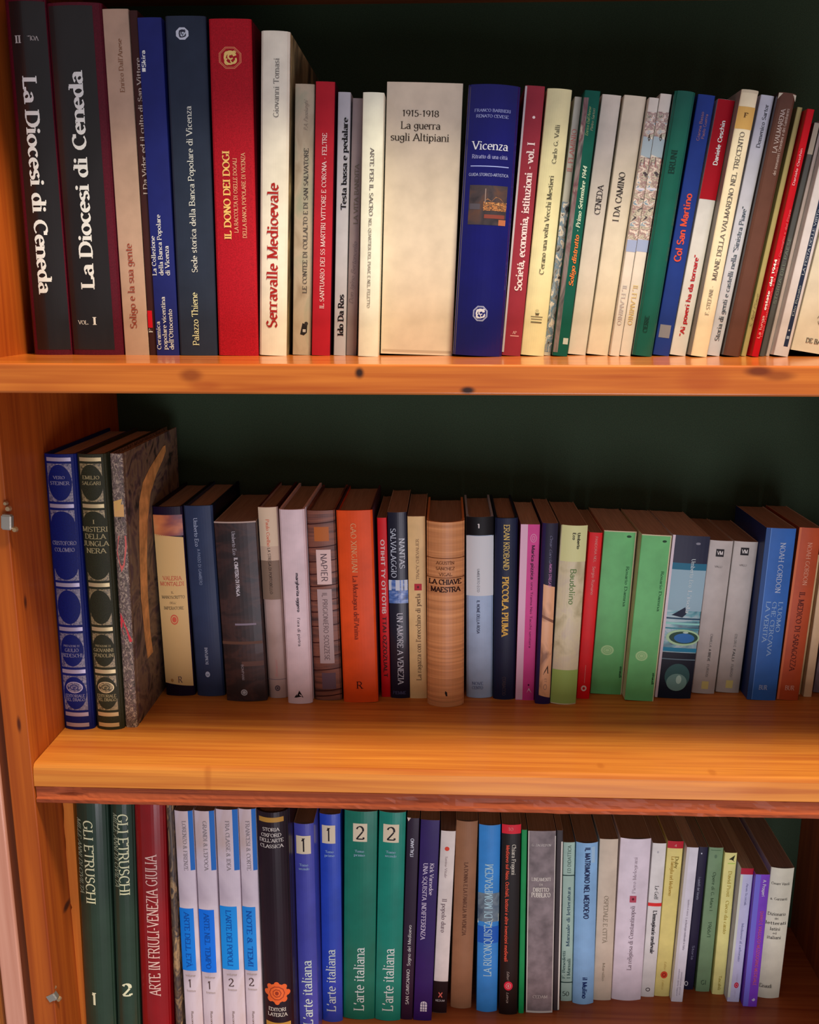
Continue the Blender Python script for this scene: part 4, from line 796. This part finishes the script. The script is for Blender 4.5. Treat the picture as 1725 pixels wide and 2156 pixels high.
# ---------------------------------------------------------------- lowest shelf
def etr(geo, label, num, u):
    B('B', geo, (40, 52, 44), label, kind='H', sag=.007, coat=.55, rough=.3, depth=.20, y=.051, deco=[
        ('V', 'GLI ETRUSCHI', 1725 if num == '1' else 1711, 1901 if num == '1' else 1883, u, 19, (206, 200, 164), 's'), ('V', 'MILLE ANNI DI CIVILTÀ', 1724 if num == '1' else 1711, 1882 if num == '1' else 1866, u - .31, 9, (134, 138, 116), 'si'), ('H', num, 2101 if num == '1' else 2081, u - .03, 11 if num == '1' else 20, 25, (214, 206, 176), 'sb')])
etr((156, 229, 1683, 185, 244, 2215), 'dark green glossy volume with a large 1, nearest the thin wooden plank', '1', .42)
etr((232, 281, 1683, 247, 297, 2212), 'dark green glossy volume with a large 2, touching the dark red jacket', '2', .58)
B('B', (282, 346, 1684, 298, 363, 2210), (112, 20, 28), 'dark red jacketed book with condensed white capitals reading upward', kind='H', sag=.006, coat=.55, rough=.3, depth=.20, y=.05, deco=[
    ('V', 'ARTE IN FRIULI-VENEZIA GIULIA', 2093, 1798, .54, 23, (226, 180, 172), 's')])
brw = mottle('brown_rocky_print', [L3(30, 24, 24, .58), L3(80, 62, 44, .58), L3(44, 36, 36, .58), L3(140, 112, 76, .58), L3(50, 38, 34, .58)], (60, 60, 26), .45, 1.4, 6)
B('B', (347, 362, 1692, 365, 388, 2208), brw, 'brown rock patterned spine between the red jacket and the blue banded volumes', kind='H', sag=.002, depth=.20, y=.052)
whm = mottle('dusty_white', [L3(160, 146, 156, .64), L3(184, 170, 178, .64), L3(170, 148, 140, .64)], (20, 20, 12), .5, .5)
def banded(geo, label, num, r0, r1, blue, t1_, t2_, ny, y):
    b = B('B', geo, whm, label, sag=.002, depth=.19, y=y, deco=[
        ('P', .76, 1, geo[2] + 1, 1832, (30, 84, 150), .0002), ('P', .0, .80, r0, r1, blue, .0002), ('V', t1_, 1728, 1832, .52, 8, (120, 108, 112), 's'), ('V', t2_, r0 + 8, r1 - 8, .40, 11, (24, 62, 130), 's'),
        ('H', num, ny, .40, 8 if num == '1' else 12, 16, (64, 48, 46), 's'), ('H', 'volume', ny - 17, .45, 22, 4, (130, 112, 106), 's'), ('H', 'tomo', ny + 15, .45, 20, 4, (130, 112, 106), 's'), ('V', 'Rusconi', 2128, 2156, .45, 5, (96, 78, 70), 'n')])
banded((365, 406, 1706, 394, 431, 2225), 'white volume with blue label marked 1, next to the brown patterned spine', '1', 1912, 2043, (26, 96, 176), 'LORENZO & FIRENZE', 'ARTE DELL ETÀ', 2070, .054)
banded((407, 452, 1706, 434, 472, 2228), 'white volume with darker blue label marked 1, second of the four', '1', 1915, 2047, (22, 90, 184), "GRANDI & L'EPOCA", 'ARTE NEL TEMPO', 2074, .055)
banded((453, 501, 1703, 477, 520, 2222), 'wide white volume with blue label marked 2, third of the four', '2', 1908, 2041, (30, 110, 180), 'FRA CLASSE & IDEA', "L'ARTE DEI POPOLI", 2068, .056)
banded((502, 538, 1702, 522, 557, 2222), 'narrow white volume with blue label marked 2, beside the black gold banded book', '2', 1909, 2043, (34, 106, 176), "FRANCESI & CORTE", 'NOTE & TEMI', 2067, .057)
B('B', (539, 606, 1704, 559, 622, 2205), (34, 24, 30), 'black book with a thin gold band and an orange rosette', kind='H', sag=.007, coat=.2, rough=.42, depth=.19, y=.058, deco=[
    ('P', .10, .88, 1719, 1729, (150, 108, 50), .0002, 'gold_band'), ('H', 'STORIA', 1744, .48, 35, 7, (190, 176, 170), 's'), ('H', 'OXFORD', 1756, .48, 42, 7, (190, 176, 170), 's'), ('H', "DELL'ARTE", 1767, .48, 50, 7, (190, 176, 170), 's'), ('H', 'CLASSICA', 1779, .48, 48, 7, (190, 176, 170), 's'),
    ('E', .49, 2088, 22, 20, (190, 84, 44)), ('R', .49, 2088, 17, 15, 2, (130, 50, 34), .0004, 'emblem', 10), ('R', .49, 2088, 10, 9, 2, (130, 50, 34), .0004, 'emblem', 7), ('E', .49, 2088, 4, 4, (120, 44, 30), .0004)] + [('E', .49 + .33 * math.cos(k * .7854), 2088 + 18 * math.sin(k * .7854), 6, 6, (182, 78, 42), .0003) for k in range(8)] + [
    ('H', 'EDITORI', 2122, .48, 38, 7, (184, 168, 160), 's'), ('H', 'LATERZA', 2133, .48, 42, 7, (184, 168, 160), 's'), ('P', .08, .9, 2150, 2170, (150, 108, 50), .0002, 'gold_band')])
def arte(geo, col, label, num, ly, ty, tu, sm, y=None, sh=.35, t2=22, **k):
    b = B('B', geo, col, label, sag=.003, rough=.3, coat=sh, depth=.165, y=y, deco=[
        ('P', k['l0'], k['l1'], ly - 19, ly + 19, (226, 204, 176), .0003, 'number_label'), ('H', num, ly + 1, (k['l0'] + k['l1']) / 2, 11 if num == '1' else 19, 27, (30, 22, 28), 's'),
        ('H', 'Tomo', sm, .47, 20, 5, (130, 150, 170), 's'), ('H', k['w'], sm + 8, .47, 24, 5, (130, 150, 170), 's'), ('V', "L'arte italiana", ty[0], ty[1], tu, t2, (200, 206, 200), 's')])
arte((613, 662, 1732, 629, 671, 2188), (62, 62, 134), 'violet blue paperback marked 1, first of four L\'arte italiana volumes', '1', 1778, (2157, 2021), .48, 1820, .09, l0=.11, l1=.84, w='secondo')
arte((665, 717, 1712, 673, 722, 2148), (40, 60, 146), 'shiny bright blue paperback marked 1, second of the L\'arte italiana volumes', '1', 1756, (2128, 1998), .46, 1792, None, .8, l0=.12, l1=.76, w='primo')
arte((721, 797, 1706, 722, 788, 2143), (22, 92, 76), 'wide dark green paperback marked 2, third of the L\'arte italiana volumes', '2', 1752, (2126, 1994), .50, 1791, None, .5, l0=.27, l1=.70, w='primo')
arte((798, 856, 1708, 790, 843, 2146), (24, 104, 90), 'narrower green paperback marked 2, last of the L\'arte italiana volumes', '2', 1754, (2127, 1996), .50, 1793, None, .5, l0=.17, l1=.76, w='secondo')
B('B', (857, 884, 1722, 843, 869, 2146), (36, 24, 40), 'slim blackish purple paperback lettered San Gimignano', coat=.4, depth=.16, deco=[
    ('V', 'SAN GIMIGNANO', 2114, 2040, .50, 7, (196, 188, 186), 'n'), ('V', 'Sogno del Medioevo', 2033, 1947, .52, 7, (196, 188, 186), 'n'), ('V', 'ITALIANO', 1804, 1765, .48, 7, (170, 166, 176), 'nb'), ('X', ((.0, 1722), (.3, 1722), (.1, 1730)), (200, 170, 160))])
B('B', (885, 928, 1726, 871, 908, 2148), (40, 26, 74), 'deep indigo paperback lettered Una squisita indifferenza', coat=.3, depth=.155, deco=[
    ('V', 'UNA SQUISITA INDIFFERENZA', 1817, 1978, .34, 9, (180, 164, 184), 's'), ('V', 'Kirk Varnedoe', 1817, 1884, .68, 8, (196, 180, 196), 's'), ('P', .36, .72, 2112, 2129, (190, 180, 190), .0002), ('E', .54, 2112, 6.5, 4, (190, 180, 190))] + [('P', .36, .72, y, y + 1, (40, 26, 74), .0004) for y in (2113, 2119, 2125)] + [('P', u, u + .03, 2109, 2129, (40, 26, 74), .0004) for u in (.46, .58)])
B('B', (929, 960, 1749, 910, 941, 2132), (202, 186, 180), 'white paperback with a red dot and a black foot', depth=.15, deco=[
    ('P', 0, 1, 2066, 2132, (34, 24, 26), .0002), ('E', .47, 1787, 5, 4.5, (190, 60, 44)), ('V', 'Savino Vitale', 1803, 1848, .46, 5, (150, 134, 134), 's'), ('V', 'Il popolo duro', 1892, 1963, .46, 9, (110, 92, 96), 's'),
    ('V', 'X', 2088, 2100, .5, 8, (190, 90, 80), 'nb'), ('H', 'NEDUM', 2106, .5, 20, 4, (180, 170, 170), 'n')])
B('B', (961, 1007, 1727, 948, 993, 2120), (122, 84, 62), 'plain brown paper covered book left of the blue sea spine', sag=.003, depth=.15, deco=[('V', 'LA DONNA E LA FAMIGLIA IN VENEZIA', 1815, 1968, .52, 8, (84, 52, 40), 's')])
wav = mottle('wave_print', [L3(60, 76, 90, .62), L3(96, 112, 120, .62), L3(70, 90, 106, .62)], (60, 60, 60), .45, 1)
B('B', (1010, 1054, 1735, 1002, 1048, 2127), (48, 108, 168), 'sky blue paperback with a painted wave, lettered La riconquista di Mompracem', sag=.003, coat=.25, depth=.145, deco=[
    ('P', 0, 1, 1880, 1940, wav, .0002, 'cover_picture'), ('X', ((0, 1936), (.4, 1938), (.7, 1934), (.98, 1924), (.98, 1940), (.6, 1950), (.3, 1950), (0, 1944)), (206, 200, 176), .0003), ('P', 0, 1, 1950, 1985, (34, 76, 150), .0002), ('V', 'LA RICONQUISTA DI MOMPRACEM', 2054, 1818, .50, 16, (170, 200, 212), 's')])
B('B', (1057, 1098, 1736, 1051, 1089, 2134), (28, 20, 24), 'black paperback with a red head band and red downward lettering', sag=.002, coat=.3, depth=.14, deco=[
    ('P', 0, 1, 1736, 1755, (176, 36, 48), .0002), ('H', '10', 1745, .45, 11, 7, (226, 120, 120), 's'), ('V', 'Chiara Frugoni', 1777, 1841, .64, 8, (200, 190, 176), 's'), ('V', 'Medioevo sul Naso. Occhiali, bottoni e altre invenzioni medievali', 1779, 2024, .32, 7, (190, 72, 54), 'nb'),
    ('V', 'Editori', 2044, 2062, .45, 5, (180, 160, 150), 'h'), ('V', 'Laterza', 2088, 2110, .45, 5, (180, 160, 150), 'h'), ('E', .48, 2075, 9.5, 9.5, (200, 40, 60)), ('R', .48, 2075, 6, 6, 1.5, (230, 150, 150), .0004, 'emblem', 10), ('E', .48, 2075, 2, 3, (230, 150, 150), .0004)])
B('B', (1099, 1110, 1747, 1091, 1104, 2133), (20, 112, 62), 'narrow plain emerald green spine', depth=.14)
B('B', (1112, 1172, 1749, 1108, 1163, 2132), (106, 94, 96), 'grey book lettered Lineamenti di diritto pubblico', sag=.001, depth=.14, mat='worn', deco=[
    ('P', 0, .035, 1750, 2131, (170, 160, 154), .0002, 'worn_edge'), ('P', .965, 1, 1760, 2131, (160, 150, 144), .0002, 'worn_edge'), ('P', 0, 1, 2128, 2132, (160, 150, 144), .0003, 'worn_edge'), ('H', 'G. ZAGREPON', 1779, .48, 40, 5, (170, 160, 156), 's'), ('H', 'LINEAMENTI', 1851, .49, 40, 7, (196, 184, 176), 's'),
    ('H', 'DI', 1862, .49, 7, 4, (196, 184, 176), 's'), ('H', 'DIRITTO', 1873, .49, 34, 8, (206, 194, 184), 'sb'), ('H', 'PUBBLICO', 1884, .49, 40, 9, (206, 194, 184), 'sb'), ('H', 'CEDAM', 2098, .52, 32, 6, (160, 150, 146), 's')])
B('B', (1173, 1186, 1748, 1164, 1178, 2127), (52, 46, 48), 'narrow charcoal spine with a white edge', depth=.14, deco=[('P', .74, 1, 1772, 2126, (176, 168, 160), .0002, 'pale_edge')])
B('B', (1187, 1211, 1773, 1180, 1205, 2107), (136, 156, 146), 'pale green spine marked 50 with thin black rules', depth=.15, deco=[
    ('P', 0, 1, 1842, 1844, (30, 50, 48), .0003, 'rule'), ('P', 0, 1, 2067, 2069, (30, 50, 48), .0003, 'rule'), ('H', '50', 2092, .44, 15, 9, (60, 70, 66), 's'), ('V', 'ED DIDATTICA', 1838, 1780, .54, 7, (66, 84, 76), 'n'), ('V', 'Manuale di letteratura', 1992, 1868, .54, 7, (44, 66, 84), 's'), ('V', 'I Manuali', 2060, 2018, .66, 7, (60, 80, 78), 's'), ('V', 'F. Benedetti', 2060, 2002, .22, 6, (60, 80, 78), 's')])
B('B', (1212, 1260, 1772, 1204, 1250, 2111), (128, 166, 204), 'light blue paperback lettered Il matrimonio nel Medioevo', sag=.0035, coat=.2, depth=.15, deco=[
    ('V', 'IL MATRIMONIO NEL MEDIOEVO', 1783, 1933, .52, 11, (24, 32, 66), 'nb'), ('V', 'il Mulino', 2056, 2100, .54, 10, (24, 40, 84), 'nb'), ('P', .70, .86, 1782, 1816, (160, 190, 216), .0002)])
B('B', (1262, 1304, 1766, 1250, 1286, 2105), (170, 154, 138), 'beige paperback lettered Ospedale e città in grey', sag=.001, depth=.15, deco=[('V', 'OSPEDALE E CITTÀ', 1886, 1985, .48, 9, (130, 116, 100), 's'), ('V', 'Marsilio', 2027, 2065, .50, 5, (130, 116, 100), 's')])
B('B', (1306, 1373, 1764, 1288, 1349, 2103), (198, 184, 194), 'wide pinkish white paperback with a small dark red square', sag=.003, depth=.15, deco=[
    ('V', 'La religiosa di Constantinopoli', 2041, 1906, .52, 9, (120, 104, 112), 's'), ('P', .40, .62, 1885, 1899, (150, 60, 76), .0002, 'printed_square'), ('E', .51, 1892, 2.5, 2.5, (80, 24, 34), .0004), ('V', 'Piero Melograni', 1880, 1804, .52, 7, (150, 136, 144), 's')])
B('B', (1374, 1405, 1775, 1350, 1377, 2098), (206, 200, 198), 'slim white paperback with a thin red crossing stripe', depth=.15, deco=[
    ('P', 0, 1, 1901, 1908, (214, 48, 46), .0002), ('V', 'Le Goff', 1865, 1893, .54, 8, (80, 76, 78), 's'), ('V', "L'immaginario medievale", 1917, 2007, .55, 8, (50, 46, 50), 'sb'), ('R', .48, 2083, 5, 4, 1.6, (70, 60, 60)), ('E', .42, 1794, 2, 2.5, (150, 146, 150))])
B('B', (1406, 1441, 1771, 1378, 1409, 2097), (196, 180, 112), 'yellow paperback with a dark red head band and round red mark', depth=.15, deco=[
    ('P', 0, 1, 1771, 1786, (150, 30, 40), .0002), ('H', '4', 1780, .5, 5, 5, (230, 160, 150), 's'), ('V', 'Duby', 1803, 1828, .66, 7, (110, 92, 40), 's'), ('V', 'La famiglia nel Medioevo', 1803, 1886, .42, 7, (150, 120, 50), 's'), ('E', .52, 2052, 7.5, 7.5, (170, 60, 40)), ('R', .52, 2052, 4, 4, 1.2, (110, 30, 26), .0004), ('V', 'Editori', 2024, 2042, .54, 5, (150, 120, 60), 'h'), ('V', 'Laterza', 2063, 2082, .5, 5, (150, 120, 60), 'h')])
B('B', (1443, 1473, 1784, 1411, 1437, 2109), (202, 196, 206), 'white spine with fine print between the yellow and navy ones', sag=.0003, depth=.15, pg='new', deco=[
    ('P', 0, .24, 1784, 2100, (170, 164, 166), .0002, 'pale_edge'), ('V', 'quaderni di storia', 1894, 1928, .62, 4, (130, 124, 136), 'n'), ('V', 'L archeologia medievale in Italia', 1932, 2000, .60, 5, (120, 114, 126), 'n'), ('V', 'edizioni della laguna', 2040, 2096, .44, 4, (140, 134, 146), 'n'), ('V', 'monfalcone gorizia', 2046, 2094, .68, 4, (140, 134, 146), 'n')])
B('B', (1474, 1490, 1783, 1439, 1462, 2083), (34, 32, 50), 'narrow navy spine with tiny white dots and a white ring', depth=.15, deco=[
    ('V', 'i castelli del Veneto', 1846, 1894, .4, 5, (130, 130, 150), 'n'), ('V', 'Storia', 1990, 2020, .5, 5, (110, 110, 130), 'n'), ('R', .14, 2071, 4, 5, 1.6, (196, 190, 196)), ('E', .35, 1797, 1.5, 1.5, (170, 170, 180))])
B('B', (1491, 1525, 1784, 1463, 1494, 2087), (96, 118, 90), 'sage green paperback with dark downward lettering', depth=.15, deco=[
    ('P', .14, .80, 1789.5, 1790.5, (60, 84, 60), .0003, 'rule'), ('E', .5, 1803, 3, 4, (76, 98, 76)), ('V', 'Opere di G. Marx I', 1836, 1918, .52, 7, (56, 76, 54), 'n'), ('V', '1966/1', 1940, 1974, .54, 8, (60, 80, 58), 'n'), ('H', 'GI', 2068, .5, 13, 9, (50, 66, 52), 'n')])
B('B', (1527, 1553, 1795, 1499, 1525, 2093), (204, 196, 128), 'pale yellow paperback with a black chevron at its head', depth=.15, deco=[
    ('X', ((.36, 1809), (.84, 1800), (.62, 1808), (.84, 1814)), (40, 40, 24)), ('P', .3, .9, 1817, 1819, (150, 170, 80), .0003), ('V', 'David Prost', 1834, 1888, .55, 7, (150, 130, 60), 's'), ('V', 'Cieco da cantù', 1896, 1966, .55, 7, (150, 130, 60), 's'), ('V', 'Tascabili', 2054, 2084, .55, 6, (140, 124, 60), 's')])
B('B', (1556, 1588, 1828, 1526, 1557, 2109), (196, 194, 226), 'lilac white paperback with a dark red head and round crimson mark', sag=.0003, depth=.15, pg='new', deco=[
    ('P', 0, .20, 1842, 2100, (170, 172, 160), .0002, 'pale_edge'), ('P', 0, 1, 1828, 1841, (140, 24, 44), .0003), ('V', 'Aron Sczezak', 1860, 1906, .62, 5, (110, 110, 140), 's'), ('V', 'Medioevo al carbonaio', 1944, 2024, .60, 6, (120, 120, 150), 's'), ('E', .62, 2074, 6, 6, (160, 34, 60)), ('R', .62, 2074, 3.5, 3.5, 1, (226, 150, 160), .0004), ('V', 'Editori', 2050, 2066, .62, 4, (150, 140, 160), 'h'), ('V', 'Laterza', 2082, 2098, .58, 4, (150, 140, 160), 'h')])
B('B', (1590, 1622, 1841, 1561, 1595, 2119), (98, 52, 156), 'vivid purple paperback with a blue violet left edge', sag=.0003, coat=.3, depth=.15, deco=[
    ('P', 0, .36, 1842, 2118, (92, 86, 170), .0002, 'printed_band'), ('V', 'A. Prosperi', 1852, 1887, .64, 7, (220, 206, 236), 'nb'), ('V', 'DIARIO E VIAGGIO DI MEZZOGIORNO MEDIEVALE', 1918, 2074, .66, 7, (214, 100, 110), 'n'), ('X', ((.56, 2105), (.74, 2101), (.84, 2105), (.70, 2108)), (210, 200, 230))])
B('B', (1620, 1678, 1826, 1597, 1637, 2099), (176, 172, 156), 'large cream book at the right end with short dark centred lines', sag=.0025, depth=.165, pg='grey', kind='P', deco=[
    ('H', 'Cesare Vasoli', 1860, .46, 38, 5, (80, 76, 72), 's'), ('H', 'a. Garzanti', 1892, .46, 36, 5, (80, 76, 72), 's'), ('H', 'Dizionario', 1924, .45, 38, 6, (64, 60, 58), 's'), ('H', 'dei', 1933, .45, 8, 4, (90, 84, 80), 's'), ('H', 'letterati', 1943, .46, 44, 6, (64, 60, 58), 's'), ('H', 'latini', 1955, .44, 22, 6, (64, 60, 58), 's'),
    ('H', 'ed', 1964, .44, 8, 4, (90, 84, 80), 's'), ('H', 'italiani', 1973, .44, 30, 6, (64, 60, 58), 's'), ('H', 'Einaudi', 2075, .32, 26, 7, (60, 56, 54), 's')])
